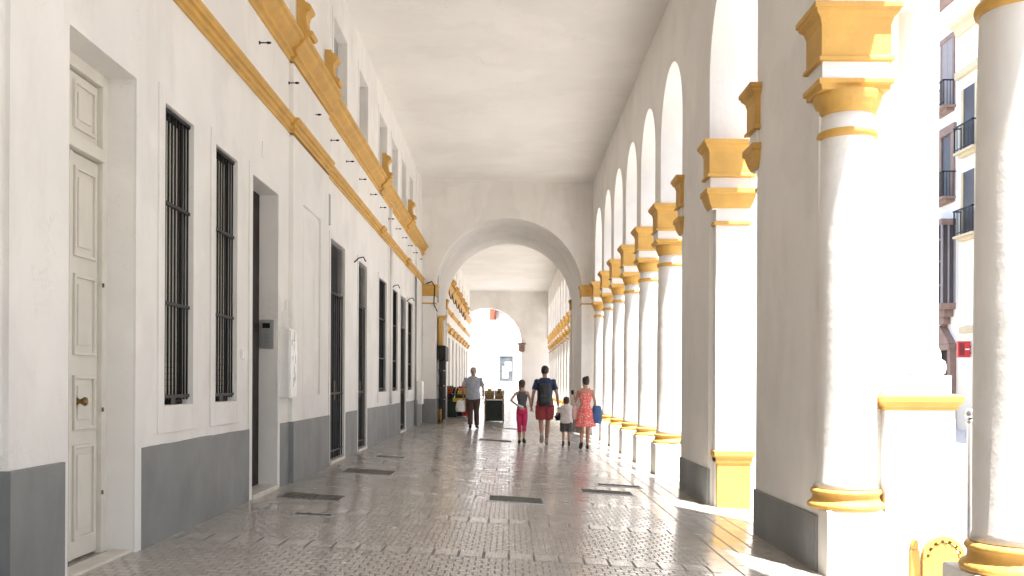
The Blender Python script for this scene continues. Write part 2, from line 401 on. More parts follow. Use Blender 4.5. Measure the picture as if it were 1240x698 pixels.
# scroll consoles standing on the cornice
def console(y):
    b = MB(); z = 5.772
    prof = [(0, z), (.27, z), (.28, z+.05), (.24, z+.09), (.20, z+.10), (.17, z+.17), (.16, z+.25), (.18, z+.31), (.22, z+.34), (.23, z+.39), (.20, z+.44), (.13, z+.46), (.12, z+.50), (0, z+.50)]
    b.prism([(XL+.052+x*.75, q) for x, q in prof], 'y', y-.12, y+.12)
    b.tube([(XL+.20, y-.14, z+.385), (XL+.20, y+.14, z+.385)], .042, 10)
    b.tube([(XL+.235, y-.14, z+.045), (XL+.235, y+.14, z+.045)], .04, 10)
    part(b, 'scroll_console', M['ochre'], bld, .004)
for y in (12.62, 14.55, 21.0, 26.3, -1.9, -.1): console(y)

# panelled cream door at the front
def cream_door(y0, y1):
    x = XL-.27
    root = part(MB().box(x+.002, x+.075, y0, y0+.09, FL, ZT).box(x+.002, x+.075, y1-.09, y1, FL, ZT).box(x+.002, x+.075, y0+.09, y1-.09, ZT-.09, ZT).box(x+.002, x+.095, y0+.09, y1-.09, 3.0, 3.09), 'door_frame', M['door_white'], bld, .006)
    d0, d1 = y0+.095, y1-.095; mid = (d0+d1)/2
    b = MB(); b.box(x+.004, x+.040, d0, d1, FL+.03, 2.99); b.box(x+.004, x+.035, d0, d1, 3.1, ZT-.1)
    b.box(x+.040, x+.052, mid-.025, mid+.025, FL+.03, 2.99)
    def panel(a, c, p, q, x1=.040):
        b.box(x+x1, x+x1+.020, a, a+.025, p, q); b.box(x+x1, x+x1+.020, c-.025, c, p, q)
        b.box(x+x1, x+x1+.020, a+.025, c-.025, p, p+.025); b.box(x+x1, x+x1+.020, a+.025, c-.025, q-.025, q)
        b.box(x+x1, x+x1+.011, a+.07, c-.07, p+.07, q-.07)
    for a, c in ((d0+.06, mid-.05), (mid+.05, d1-.06)):
        for p, q in ((.32, .98), (1.08, 1.46), (1.60, 2.16), (2.28, 2.90)): panel(a, c, p, q)
        panel(a, c, 3.16, ZT-.15, .035)
    door = part(b, 'door', M['door_white'], bld, .004)
    kb = MB(); 
    c = (x+.10, mid+.10, 1.28)
    kb.tube([(x+.05, c[1], c[2]), (x+.07, c[1], c[2]), (x+.085, c[1], c[2]), (x+.105, c[1], c[2]), (x+.12, c[1], c[2]), (x+.125, c[1], c[2])], [.03, .014, .02, .033, .026, .008], 14)
    part(kb, 'handle', M['brass'], door)
    for z in (2.1, .6, 1.2): part(MB().box(x+.076, x+.086, y1-.10, y1-.085, z, z+.03), 'hinge', M['lid'], door)
    part(MB().box(x+.1, XL-.01, y0+.002, y1-.002, FL-.02, FL+.02), 'threshold', M['marble'], bld, .006)
cream_door(6.17, 7.28); cream_door(.9, 2.1)
def dark_door(y0, y1, louvre):
    x = XL-(.26 if not louvre else .13)
    b = MB(); b.box(x, x+.05, y0+.002, y1-.002, FL+.05, ZT-.002 if not louvre else 2.86)
    mid = (y0+y1)/2
    for a, c in ((y0+.1, mid-.05), (mid+.05, y1-.1)):
        for p, q in ((.4, 1.1), (1.25, 2.0), (2.1, 2.75)):
            b.box(x+.05, x+.07, a, c, p, q)
    door = part(b, 'door', M['dark_wood'] if not louvre else M['matteblack'], bld, .004)
    part(MB().box(x+.07, x+.11, mid-.10, mid-.07, 1.15, 1.45), 'handle', M['brass'], door)
    part(MB().box(x, XL+.035, y0, y1, FL-.02, FL+.045), 'threshold', M['marble'], bld, .006)
    if louvre:
        lb = MB(); n_ = 22
        lb.box(x, x+.02, y0+.01, y1-.01, 2.88, ZT-.01)
        for i in range(n_):
            z = 2.9+i*(ZT-2.93)/n_
            lb.add([(x+.06, y0+.02, z+.03), (x+.11, y0+.02, z), (x+.11, y1-.02, z), (x+.06, y1-.02, z+.03), (x+.06, y0+.02, z+.036), (x+.11, y0+.02, z+.006), (x+.11, y1-.02, z+.006), (x+.06, y1-.02, z+.036)],
                   [(0, 1, 2, 3), (7, 6, 5, 4), (0, 4, 5, 1), (2, 6, 7, 3), (1, 5, 6, 2), (0, 3, 7, 4)])
        part(lb, 'louvre', M['louvre'], door)
        gb = MB(); k = 7
        for i in range(k):
            y = y0+.04+(y1-y0-.08)*i/(k-1); gb.box(XL-.036, XL-.020, y-.008, y+.008, FL+.06, 2.86)
        for z in (.35, 1.25, 2.83): gb.box(XL-.042, XL-.015, y0+.005, y1-.005, z-.015, z+.015)
        part(gb, 'grille', M['iron'], bld)
dark_door(10.58, 11.74, False); dark_door(15.2, 16.5, True); dark_door(18.0, 19.05, True); dark_door(24.95, 26.25, True); dark_door(-4.6, -3.4, False)
def window(y0, y1, near=True):
    x = XL-(.12 if near else .09)
    b = MB(); b.box(x, x+.04, y0+.002, y0+.05, ZW, ZT-.002).box(x, x+.04, y1-.05, y1-.002, ZW, ZT-.002).box(x, x+.04, y0+.05, y1-.05, ZT-.05, ZT-.002).box(x, x+.04, y0+.05, y1-.05, ZW, ZW+.05)
    wo = part(b, 'window', M['dark_wood'], bld)
    bb = MB()
    if near:
        z = ZW+.05
        while z < ZT-.06: bb.box(x-.01, x+.022, y0+.05, y1-.05, z+.002, z+.05); z += .052
        part(bb, 'blind', M['blind'], wo)
    part(MB().box(x-.012 if not near else x-.03, x+.01 if not near else x-.012, y0+.05, y1-.05, ZW+.05, ZT-.05), 'pane', M['glassdark'] if near else M['matteblack'], wo)
    g = MB(); k = 9 if near else 8
    for i in range(k):
        y = y0+.035+(y1-y0-.07)*i/(k-1)
        g.tube([(XL-.03, y, ZW+.04), (XL-.03, y, ZT-.01)], .0085, 6)
    for z in ((ZW+.07, 2.06, 2.87, ZT-.02) if near else (ZW+.07, 1.95, 2.8, ZT-.02)): g.box(XL-.044, XL-.016, y0+.006, y1-.006, z-.014, z+.014)
    if near:
        g.box(XL-.11, XL-.02, y0+.25, y0+.36, ZW+.005, ZW+.06)
    part(g, 'grille', M['iron'], wo)
for a, c in wins: window(a, c, a < 12)
for a, c in wback: window(a, c, True)
# upper openings: plain recessed shutters
for a, c, p, q in upper:
    u = part(MB().box(XL-.262, XL-.15, a+.002, c-.002, p+.002, q-.002), 'upper_window', M['uppergrey'], bld)
# wall spikes under the cornice
b = MB()
# drainpipes/conduits on the wall
def pipe(pts, r, m, name, parent=bld): return part(MB().tube(pts, r, 10), name, m, parent)
pipe([(XL+.06, 22.55, .95), (XL+.06, 22.55, 4.49)], .035, M['plaster'], 'downpipe')
pipe([(XL+.05, 22.55, 5.41), (XL+.05, 22.55, 5.0), (XL+.05, 22.55, 4.73)], .035, M['plaster'], 'downpipe')
pipe([(XL+.05, 28.6, .2), (XL+.05, 28.6, 4.5)], .03, M['greybox'], 'downpipe')
for y, z in ((17.55, 3.55), (23.0, 3.6), (26.5, 3.6)):
    part(MB().tube([(XL, y, z), (XL+.08, y, z+.08), (XL+.16, y+.02, z+.1), (XL+.2, y+.03, z+.02)], .012, 6), 'cable_hook', M['iron'], bld)
part(MB().box(XL+.001, XL+.02, 14.98, 15.12, 3.82, 4.28), 'vent_plate', M['greybox'], bld)
part(MB().box(XL+.001, XL+.012, 11.0, 11.06, 3.92, 4.10), 'house_number_plate', M['plaster'], bld)
part(MB().box(XL+.001, XL+.02, 10.17, 10.25, 1.66, 1.76), 'door_bell', M['whitemetal'], bld)
ORD = 'first second third fourth fifth sixth seventh eighth ninth tenth eleventh twelfth thirteenth fourteenth'.split()
for i in range(14):
    y = 10.86+1.45*i
    if y > E1-.4: break
    nb = MB(); nb.tube([(XL, y, 5.14), (XL+.08, y, 5.14)], .007, 6)
    nb.tube([(XL+.08, y, 5.14), (XL+.09, y, 5.14), (XL+.105, y, 5.14), (XL+.13, y, 5.14)], [.008, .015, .015, .010], 8)
    nb.ball((XL+.005, y, 5.14), (.012, .02, .02), 8, 5)
    o = nb.build('wall_fitting', M['iron'])
    tag(o, '%s small black fitting under the ochre cornice, counted from the viewer' % ORD[i], 'wall fitting', 'black fittings in a row under the cornice')

# ------------------------------------------------------------------ cross walls with arches
AR, AZ = 2.32, 4.30
def cross_arch(y0, y1, xc, r, zc, x0, x1, parent, name='end_wall'):
    b = MB(); N = 40
    pts = [(xc-r*math.cos(math.pi*i/N), zc+r*math.sin(math.pi*i/N)) for i in range(N+1)]
    pts = [p for p in pts if x0 < p[0] < x1]
    for y, flip in ((y0, 0), (y1, 1)):
        for i in range(len(pts)-1):
            (xa, za), (xb, zb) = pts[i], pts[i+1]
            b.add([(xa, y, za), (xb, y, zb), (xb, y, ZC+.05), (xa, y, ZC+.05)], [(0, 1, 2, 3)])
        xa = pts[0][0]; xb = pts[-1][0]
        if xa-x0 > .01: b.add([(x0, y, -.5), (xa, y, -.5), (xa, y, ZC+.05), (x0, y, ZC+.05)], [(0, 1, 2, 3)])
        b.add([(xb, y, -.5), (x1, y, -.5), (x1, y, ZC+.05), (xb, y, ZC+.05)], [(0, 1, 2, 3)])
    vs = []; 
    for (x, z) in pts: vs += [(x, y0, z), (x, y1, z)]
    b.add(vs, [(2*i, 2*i+1, 2*i+3, 2*i+2) for i in range(len(pts)-1)], True)
    xa, xb = pts[0][0], pts[-1][0]
    za, zb_ = pts[0][1], pts[-1][1]
    b.add([(xa, y0, -.5), (xa, y1, -.5), (xa, y1, za), (xa, y0, za)], [(0, 1, 2, 3)])
    b.add([(xb, y0, -.5), (xb, y1, -.5), (xb, y1, zb_), (xb, y0, zb_)], [(0, 1, 2, 3)])
    b.add([(x1, y0, -.5), (x1, y1, -.5), (x1, y1, ZC+.05), (x1, y0, ZC+.05)], [(0, 1, 2, 3)])
    return part(b, name, M['plaster'], parent)
cross_arch(E1, E2, -.04, AR, AZ, XL, XO+.01, bld)
cross_arch(E3, E3+.5, -1.55, 2.35, 4.25, XL-.3, XO+.01, bld)
cross_arch(E0-.4, E0, -.04, AR, AZ, XL, XO+.01, bld)
CAPZ = 4.52
capE = [(0, CAPZ-.42), (.02, CAPZ-.42), (.02, CAPZ-.36), (.035, CAPZ-.34), (.04, CAPZ-.1), (.09, CAPZ-.06), (.09, CAPZ), (0, CAPZ)]
def end_caps(y0, y1, xs):
    for x, hx in xs:
        for y, hy in ((y0, .22), (y1, .22)):
            yc = y+.20 if y == y0 else y-.20
            part(MB().rect(x, yc, hx, hy, [(0, CAPZ-.62), (.02, CAPZ-.61), (.02, CAPZ-.56), (0, CAPZ-.55)]), 'impost_band', M['ochre'], bld, .003)
            part(MB().rect(x, yc, hx, hy, [(.005, CAPZ-.38), (.03, CAPZ-.34), (.03, CAPZ-.14), (.07, CAPZ-.06), (.08, CAPZ-.04), (.08, CAPZ+.0), (.02, CAPZ+.01)]), 'impost_capital', M['ochre'], bld, .003)
            part(MB().rect(x, yc, hx-.001, hy+.012, [(.006, -.2), (.006, CAPZ-.3)]), 'impost_pilaster', M['plaster'], bld, .003)
end_caps(E1, E2, [(-2.54, .20), (2.46, .20)])
part(MB().box(-2.76, -2.33, E1-.04, E1-.012, FL-.1, .93), 'dado', M['dado'], bld)
part(MB().box(-2.345, -2.32, E1, E2, FL-.1, .93).box(2.262, 2.28-.003, E1, E2, -.3, .6), 'dado', M['dado'], bld)
part(MB().rect(.82, E3-.02, .16, .12, [(0, 3.6), (.05, 3.7), (.05, 4.05), (.12, 4.15), (.12, 4.22)]), 'impost_capital', M['trim_brown'], bld)
# conduit inside the arch
pipe([(-2.30, E1+.5, 4.0), (-2.30, E1+.5, 6.0)], .02, M['greybox'], 'conduit')
pipe([(-2.62, E1-.08, 4.55), (-2.45, E1-.2, 4.6), (-2.35, E1-.25, 4.45), (-2.38, E1-.2, 3.9), (-2.3, E1+.1, 3.7)], .02, M['iron'], 'cable')

# ------------------------------------------------------------------ second stretch of the walk: left wall with shops
ops2 = [(a, a+1.5, .2, 3.5) for a in (38.2, 41.2, 44.4, 47.4, 50.6, 53.6, 56.8, 59.8, 63)]+[(a, a+1.1, 5.85, 7.1) for a in (38.4, 41.4, 44.6, 47.6, 50.8, 53.8, 57, 60, 63.2)]
part(wall_openings(E2, E3, -.3, ZC+.03, ops2, XL, .25), 'wall', M['plaster'], bld)
part(mould(low, E2, E3, [(40, 40.8), (46.2, 47), (52.5, 53.3), (58.6, 59.4)], .05), 'string_course', M['ochre'], bld)
part(mould(upp, E2, E3, [(40, 40.8), (46.2, 47), (52.5, 53.3), (58.6, 59.4)], .05), 'cornice', M['ochre'], bld)
for y in (37.6, 39.9, 40.9, 43.6, 46.1, 47.1, 49.9, 52.4, 53.4, 56.2, 58.5, 59.5, 62.5): console(y)
for i, (a, c, p, q) in enumerate(ops2[:9]):
    s_ = part(MB().box(XL-.24, XL-.2, a+.003, c-.003, p, q), 'shop_front', M['door_white'] if i % 2 else M['blind'], bld)
    gb = MB()
    for k in range(4): gb.box(XL-.2, XL-.17, a+.1+k*.42, a+.16+k*.42, p, q)
    part(gb, 'mullion', M['plaster'], s_)
    # ochre hood above the shop opening
    part(MB().prism(P([(0, 3.66), (.12, 3.66), (.16, 3.78), (.22, 3.84), (.22, 3.9), (0, 3.9)]), 'y', a-.15, c+.15), 'door_hood', M['ochre'], bld)
b = MB()
for r0, r1 in dado_runs(E2, E3, [(a, c) for a, c, p, q in ops2[:9]]): b.box(XL+.001, XL+.022, r0, r1, -.2, .925)
part(b, 'dado', M['dado'], bld)
# ochre door hood with scroll bracket in the arch
part(MB().prism([(-2.32, 2.3), (-2.14, 2.3), (-2.12, 2.38), (-2.2, 2.46), (-2.2, 3.5), (-2.08, 3.62), (-2.32, 3.62)], 'y', E1+1.0, E1+1.8), 'scroll_console', M['ochre'], bld, .01)
part(MB().prism([(-2.32, .15), (-2.2, .15), (-2.2, .55), (-2.32, .6)], 'y', E1+.9, E1+2.0), 'scroll_console', M['ochre'], bld, .01)
# drooping cables
def sag(a, c, dz, n=12):
    a, c = Vector(a), Vector(c); return [a.lerp(c, t/n)+Vector((0, 0, -dz*4*(t/n)*(1-t/n))) for t in range(n+1)]
b = MB()
for k in range(7):
    b.tube(sag((XL+.30, 37.3+k*2.6, 5.25-.02*k), (XL+.30, 39.9+k*2.6, 5.22), .28), .022, 6)
part(b, 'cable', M['iron'], bld)

# ------------------------------------------------------------------ the arcade on the street side
arc = thing('street_arcade', 'white arcade of round arches on columns with ochre capitals between walk and street', 'arcade', (XC, 0, 0))
SPR = 4.552; APX = 6.60
def fp(x): return fz(x)-.03
def arcade_wall(sup, y0, y1):
    b = MB(); N = 20
    sup = sorted(sup)
    for (a, c) in sup:
        z0 = SPR if c-a < 1.0 else -.5
        for x in (XR, XO): b.add([(x, a, z0), (x, c, z0), (x, c, ZC+.05), (x, a, ZC+.05)], [(0, 1, 2, 3)])
        if z0 < 0:
            for y in (a, c): b.add([(XR, y, z0), (XO, y, z0), (XO, y, SPR), (XR, y, SPR)], [(0, 1, 2, 3)])
        else: b.add([(XR, a, z0), (XO, a, z0), (XO, c, z0), (XR, c, z0)], [(0, 1, 2, 3)])
    for (p, q), (r, s) in zip(sup[:-1], sup[1:]):
        a, c = q, r; rad = (c-a)/2; m_ = (a+c)/2; zc = APX-rad
        pts = [(m_-rad*math.cos(math.pi*i/N), zc+rad*math.sin(math.pi*i/N)) for i in range(N+1)]
        for x in (XR, XO):
            for i in range(N):
                (ya, za), (yb, zb) = pts[i], pts[i+1]
                b.add([(x, ya, za), (x, yb, zb), (x, yb, ZC+.05), (x, ya, ZC+.05)], [(0, 1, 2, 3)])
        pp = [(a, SPR)]+pts+[(c, SPR)]
        vs = []
        for (y, z) in pp: vs += [(XR, y, z), (XO, y, z)]
        b.add(vs[2:-2], [(2*i, 2*i+1, 2*i+3, 2*i+2) for i in range(len(pts)-1)], True)
        b.add(vs[:4], [(0, 1, 3, 2)]); b.add(vs[-4:], [(0, 1, 3, 2)])
    return b
W2 = .33
cols1 = [17.47+2.57*k for k in range(6)]                 # beyond the two piers
cols1[-1] = 30.62
colsN = [5.50, 3.05, .48, -2.09, -4.66, -7.23, -9.8]      # near and behind the camera
pierA, pierB = (8.36, 10.45), (12.95, 15.0)
colE = 8.36                                              # the engaged column of the first pier
sup1 = [(y-W2, y+W2) for y in colsN]+[pierA, pierB]+[(y-W2, y+W2) for y in cols1]
sup1[[i for i, s in enumerate(sup1) if s == pierA][0]] = (8.10, 10.45)
sup1 = [s for s in sup1]
sup1[-1] = (30.62-W2, E1)
wb = MB()
S1 = sorted(sup1)
# first pier: wall above the engaged column starts at 8.10, solid body starts at 8.58
def arcade_section(sup, solids):
    b = MB(); tmp = arcade_wall([(a, c) for a, c in sup], 0, 0)
    return tmp
# use narrow-support rule by tagging: widths > 1.0 are solid; the 8.10 support is split in two
S1 = [s for s in S1 if s[0] != 8.10]
b = arcade_wall([s for s in S1 if s[1] < 8]+[(8.10, 8.36)], 0, 0)
part(b, 'arcade_wall', M['plaster'], arc)
b = arcade_wall([pierA]+[s for s in S1 if s[0] > 12], 0, 0)
part(b, 'arcade_wall', M['plaster'], arc)
cols2 = [38.3+2.55*k for k in range(12)]
b = arcade_wall([(E2, E2+.02+.0)]+[(y-W2, y+W2) for y in cols2]+[(E3-.1, E3)], 0, 0)
part(b, 'arcade_wall', M['plaster'], arc)
# street-side cornice of the arcade
part(MB().prism([(XO, 7.3), (XO+.1, 7.3), (XO+.16, 7.5), (XO+.3, 7.6), (XO+.3, 7.72), (XO, 7.8)], 'y', E0, E3), 'cornice', M['ochre'], arc)
CT = 4.55
def entabl(b, cx, cy, hx, hy):      # upper capital block
    b.rect(cx, cy, hx, hy, [(.0, CT-.47), (.035, CT-.465), (.035, CT-.435), (.012, CT-.42), (.012, CT-.17), (.03, CT-.11), (.065, CT-.075), (.07, CT-.05), (.085, CT-.045), (.085, CT)])
    return b
def column(cx, cy, hx=.275, hy=.275, ph=.305, seg=32):
    c = MB()
    z0 = fp(cx)-.05
    c.rings([[(cx+r*math.cos(2*math.pi*i/seg), cy+r*math.sin(2*math.pi*i/seg), z) for i in range(seg)] for r, z in
             [(.262, .555), (.247, .60), (.246, 1.4), (.242, 2.3), (.232, 3.0), (.222, 3.48), (.222, 3.55), (.215, 3.56), (.215, 3.72)]], True)
    c.rect(cx, cy, hx, hy, [(0, CT-.615), (0, CT-.47)])
    shaft = part(c, 'column', M['plaster'], arc)
    cap = MB(); entabl(cap, cx, cy, hx, hy)
    cap.rect(cx, cy, hx-.04, hy-.04, [(.05, CT-.70), (.05, CT-.665), (.075, CT-.65), (.075, CT-.613)])
    cap.revolve(cx, cy, [(.222, CT-.875), (.235, CT-.86), (.24, CT-.83), (.258, CT-.79), (.275, CT-.74), (.28, CT-.70)], seg)
    part(cap, 'capital', M['ochre'], shaft, .004)
    rg = MB(); rg.revolve(cx, cy, [(.224, 3.475), (.243, 3.483), (.25, 3.51), (.243, 3.537), (.224, 3.545)], seg)
    part(rg, 'astragal', M['ochre'], shaft)
    ba = MB(); ba.revolve(cx, cy, [(.295, .385), (.312, .395), (.316, .415), (.305, .435), (.278, .45), (.27, .475), (.272, .50), (.285, .51), (.29, .525), (.282, .54), (.262, .55)], seg)
    part(ba, 'base', M['ochre'], shaft)
    pl = MB(); pl.rect(cx, cy, ph, max(hy+.03, .25), [(0, z0), (0, .385)])
    part(pl, 'plinth', M['plinth'], shaft, .012)
    return shaft
for y in colsN[::-1]+cols1+cols2: column(XC, y)
column(XC, colE, .275, .20, .235)
# flat pilasters with capitals on the pier ends
def pier_end(y, sgn, pedestal):
    """pilaster on a pier end, standing sgn*.12 proud of it"""
    yc = y+sgn*.06; hy = .10
    bd = MB().rect(XC+.03, yc, .215, hy, [(0, -.3), (0, CT-.87)]); bd.rect(XC, yc, .24, hy+.02, [(0, CT-.88), (0, CT-.78), ]); bd.rect(XC, yc, .27, hy+.05, [(0, CT-.62), (0, CT-.47)])
    p = part(bd, 'pier_pilaster', M['plaster'], arc, .004)
    cp = MB(); entabl(cp, XC, yc, .28, hy+.08)
    cp.rect(XC, yc, .22, hy+.02, [(.03, CT-.86), (.06, CT-.80), (.085, CT-.72), (.09, CT-.69), (.11, CT-.68), (.11, CT-.617)])
    cp.rect(XC+.03, yc, .215, hy, [(.005, 3.47), (.03, 3.48), (.03, 3.515), (.005, 3.525)])
    part(cp, 'capital', M['ochre'], p, .004)
    if pedestal:
        pd = MB().rect(XC+.05, yc, .215, hy+.05, [(0, -.3), (0, .40), (.02, .42), (.02, .47), (.045, .50), (.045, .56), (0, .57)])
        part(pd, 'base', M['ochre'], p, .004)
pier_end(pierA[1], 1, False); pier_end(pierB[0], -1, True); pier_end(pierB[1], 1, True)
# pier dados
for (a, c) in (pierA, pierB): part(MB().prism([(XR-.022, -.3), (XR+.02, -.3), (XR+.02, .32), (XR-.014, .32), (XR-.022, .31)], 'y', a-.012, c+.012), 'pier_dado', M['dado'], arc, .004)
# tall street-side half column on its pedestal beside the first pier
def outer_column(gx, gy, seg=36):
    gp = MB()
    gp.rect(gx, gy, .29, .33, [(0, ZS-.05), (0, 1.21)])
    gp.rect(gx, gy, .27, .30, [(0, 1.34), (0, 1.50)])
    ped = part(gp, 'outer_pedestal', M['plaster'], arc, .006)
    part(MB().rect(gx, gy, .29, .33, [(0, 1.21), (.015, 1.215), (.015, 1.235), (.03, 1.25), (.05, 1.28), (.055, 1.325), (0, 1.345)]), 'pedestal_cornice', M['ochre'], ped, .004)
    part(MB().revolve(gx, gy, [(.29, 1.50), (.32, 1.52), (.33, 1.57), (.32, 1.62), (.29, 1.64), (.285, 1.70), (.265, 1.74)], seg), 'base', M['plaster'], ped)
    part(MB().revolve(gx, gy, [(.265, 1.74), (.262, 2.5), (.255, 7.0), (.30, 7.2), (.34, 7.35)], seg), 'shaft', M['plaster'], ped)
    return ped
gx, gy = 3.42, 8.57
ped = outer_column(gx, gy)
# added ochre relief, shaped as a shadow falling on the pedestal foot
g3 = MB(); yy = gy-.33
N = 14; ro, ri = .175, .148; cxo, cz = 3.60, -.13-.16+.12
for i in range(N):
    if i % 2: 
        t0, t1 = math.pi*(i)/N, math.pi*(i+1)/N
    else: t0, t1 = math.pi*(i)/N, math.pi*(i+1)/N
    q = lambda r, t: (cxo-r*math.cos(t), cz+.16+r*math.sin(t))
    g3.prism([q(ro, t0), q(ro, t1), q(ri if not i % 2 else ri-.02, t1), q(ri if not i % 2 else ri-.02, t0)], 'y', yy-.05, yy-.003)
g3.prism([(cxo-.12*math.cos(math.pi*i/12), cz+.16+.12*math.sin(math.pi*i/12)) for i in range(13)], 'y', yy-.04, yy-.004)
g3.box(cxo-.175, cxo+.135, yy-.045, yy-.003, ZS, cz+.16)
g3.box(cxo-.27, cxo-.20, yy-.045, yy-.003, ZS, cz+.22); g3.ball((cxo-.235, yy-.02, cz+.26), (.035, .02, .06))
part(g3, 'shadow_relief', M['ochre'], ped)

# ------------------------------------------------------------------ bollard post
t = thing('bollard', 'slim grey steel post with ball top beside the street pedestal', 'bollard', (3.63, 7.8, ZS))
def lpart(mb, name, m, parent, bevel=0): return mb.build(name, m, parent, bevel)
lpart(MB().revolve(0, 0, [(.05, 0), (.05, .03), (.03, .05), (.026, 1.50), (.036, 1.51), (.036, 1.53), (.02, 1.545)], 14), 'post', M['steel'], t)
lpart(MB().ball((0, 0, 1.585), .045, 14, 9), 'ball_top', M['steel'], t)

# ------------------------------------------------------------------ drain covers let into the floor
def cover(x, y, wx, wy, label, ribs=True):
    t = thing('drain_cover', label, 'drain cover', (x, y, fz(x)), 0, 'dark iron covers let into the tiled walk')
    t.rotation_euler = (0, math.atan(-SL), 0)
    lpart(MB().box(-wx/2, wx/2, -wy/2, -wy/2+.03, -.02, .007).box(-wx/2, wx/2, wy/2-.03, wy/2, -.02, .007).box(-wx/2, -wx/2+.03, -wy/2+.03, wy/2-.03, -.02, .007).box(wx/2-.03, wx/2, -wy/2+.03, wy/2-.03, -.02, .007), 'frame', M['steel'], t)
    b = MB().box(-wx/2+.033, wx/2-.033, -wy/2+.033, wy/2-.033, -.02, .004)
    n_ = int(wx/.06)
    for i in range(n_):
        xx = -wx/2+.06+i*(wx-.12)/max(1, n_-1); b.box(xx-.012, xx+.012, -wy/2+.05, wy/2-.05, .004, .008)
    lpart(b, 'plate', M['lid'], t)
def cov(px0, px1, py, h, label):
    D = 11.; 
    for _ in range(20):
        xm = ((px0+px1)/2-617)/1200*D; D = (EYE-fz(xm))*1200/(py-465)
    cover(xm, D, (px1-px0)/1200*D, h*1.5, label)
cov(590, 660, 605.5, .42, 'dark iron drain cover in the middle of the walk, nearest the camera')
cov(702, 768, 596, .34, 'dark drain cover near the second pier, wider and nearer of the pair')
cov(722, 778, 588, .22, 'narrow drain cover just behind another near the second pier')
cov(342, 418, 603, .36, 'wide rusty drain cover beside the dark doorway on the left')
cov(416, 479, 572.5, .5, 'drain cover near the louvred dark door, mid distance on the left')
cov(455, 492, 554.5, .25, 'thin drain cover by the left wall, farther than the louvred door')
cov(579, 621, 534, .55, 'drain cover on the walk just in front of the girl in pink trousers')
cov(598, 636, 519.5, .4, 'far drain cover on the walk behind the girl in pink trousers')
cov(355, 405, 624.5, .12, 'small shallow cover plate near the dark doorway threshold')

# ------------------------------------------------------------------ wall boxes, intercom
t = thing('meter_box', 'tall white enamel meter box with scuffs on the wall past the dark doorway', 'meter box', (XL, 12.03, 1.23))
lpart(MB().box(.002, .13, -.2, .2, 0, .84), 'box', M['whitemetal'], t, .008)
lpart(MB().box(.13, .142, -.18, .18, .02, .82), 'door', M['whitemetal'], t, .004)
sb = MB(); random.seed(3)
for i in range(11):
    y, z = random.uniform(-.1, .1), random.uniform(.12, .74)
    sb.tube([(.1415, y, z), (.1425, y+random.uniform(-.05, .05), z+random.uniform(.02, .07)), (.1415, y+random.uniform(-.06, .06), z+random.uniform(.05, .12))], .004, 5)
    lpart(sb, 'scribble', M['greybox'], t); sb = MB()
lpart(MB().box(.01, .05, -.02, 0, .84, 1.05).box(.01, .04, .12, .135, .84, 1.2), 'conduit', M['whitemetal'], t)
t = thing('intercom', 'grey metal intercom panel with keypad beside the dark doorway', 'intercom', (XL-.115, 11.74, 1.82))
lpart(MB().box(-.085, .085, -.022, -.002, 0, .34), 'panel', M['greybox'], t, .006)
lpart(MB().box(-.05, .04, -.026, -.021, .24, .30), 'screen', M['glassdark'], t)
kb = MB()
for i in range(3):
    for j in range(4): kb.box(-.05+i*.035, -.027+i*.035, -.028, -.021, .04+j*.045, .07+j*.045)
lpart(kb, 'keypad', M['steel'], t)
t = thing('meter_box', 'small white box on the far left wall beside the grey pilaster foot', 'meter box', (XL, 29.4, .80))
lpart(MB().box(.052, .2, -.5, .1, 0, .68), 'box', M['whitemetal'], t, .01); lpart(MB().box(.2, .21, -.46, .06, .03, .65), 'door', M['whitemetal'], t)
# folded black gate in the arch
t = thing('folded_gate', 'black iron folding gate with solid top box folded against the left side of the arch', 'gate', (-2.30, 31.9, fz(-2.3)))
gb = MB()
for i in range(7): gb.box(.02, .05, i*.24, i*.24+.035, .05, 2.2)
for z in (.08, .75, 1.2, 1.7, 2.15): gb.box(.015, .055, 0, 1.48, z-.02, z+.02)
lpart(gb, 'bars', M['iron'], t)
gb = MB()
for i in range(7): gb.box(.12, .15, i*.24, i*.24+.035, .05, 2.2)
for z in (.08, .75, 1.2, 1.7, 2.15): gb.box(.115, .155, 0, 1.48, z-.02, z+.02)
lpart(gb, 'bars', M['iron'], t)
lpart(MB().box(0, .24, -.02, 1.5, 2.02, 2.5), 'top_box', M['iron'], t, .03)

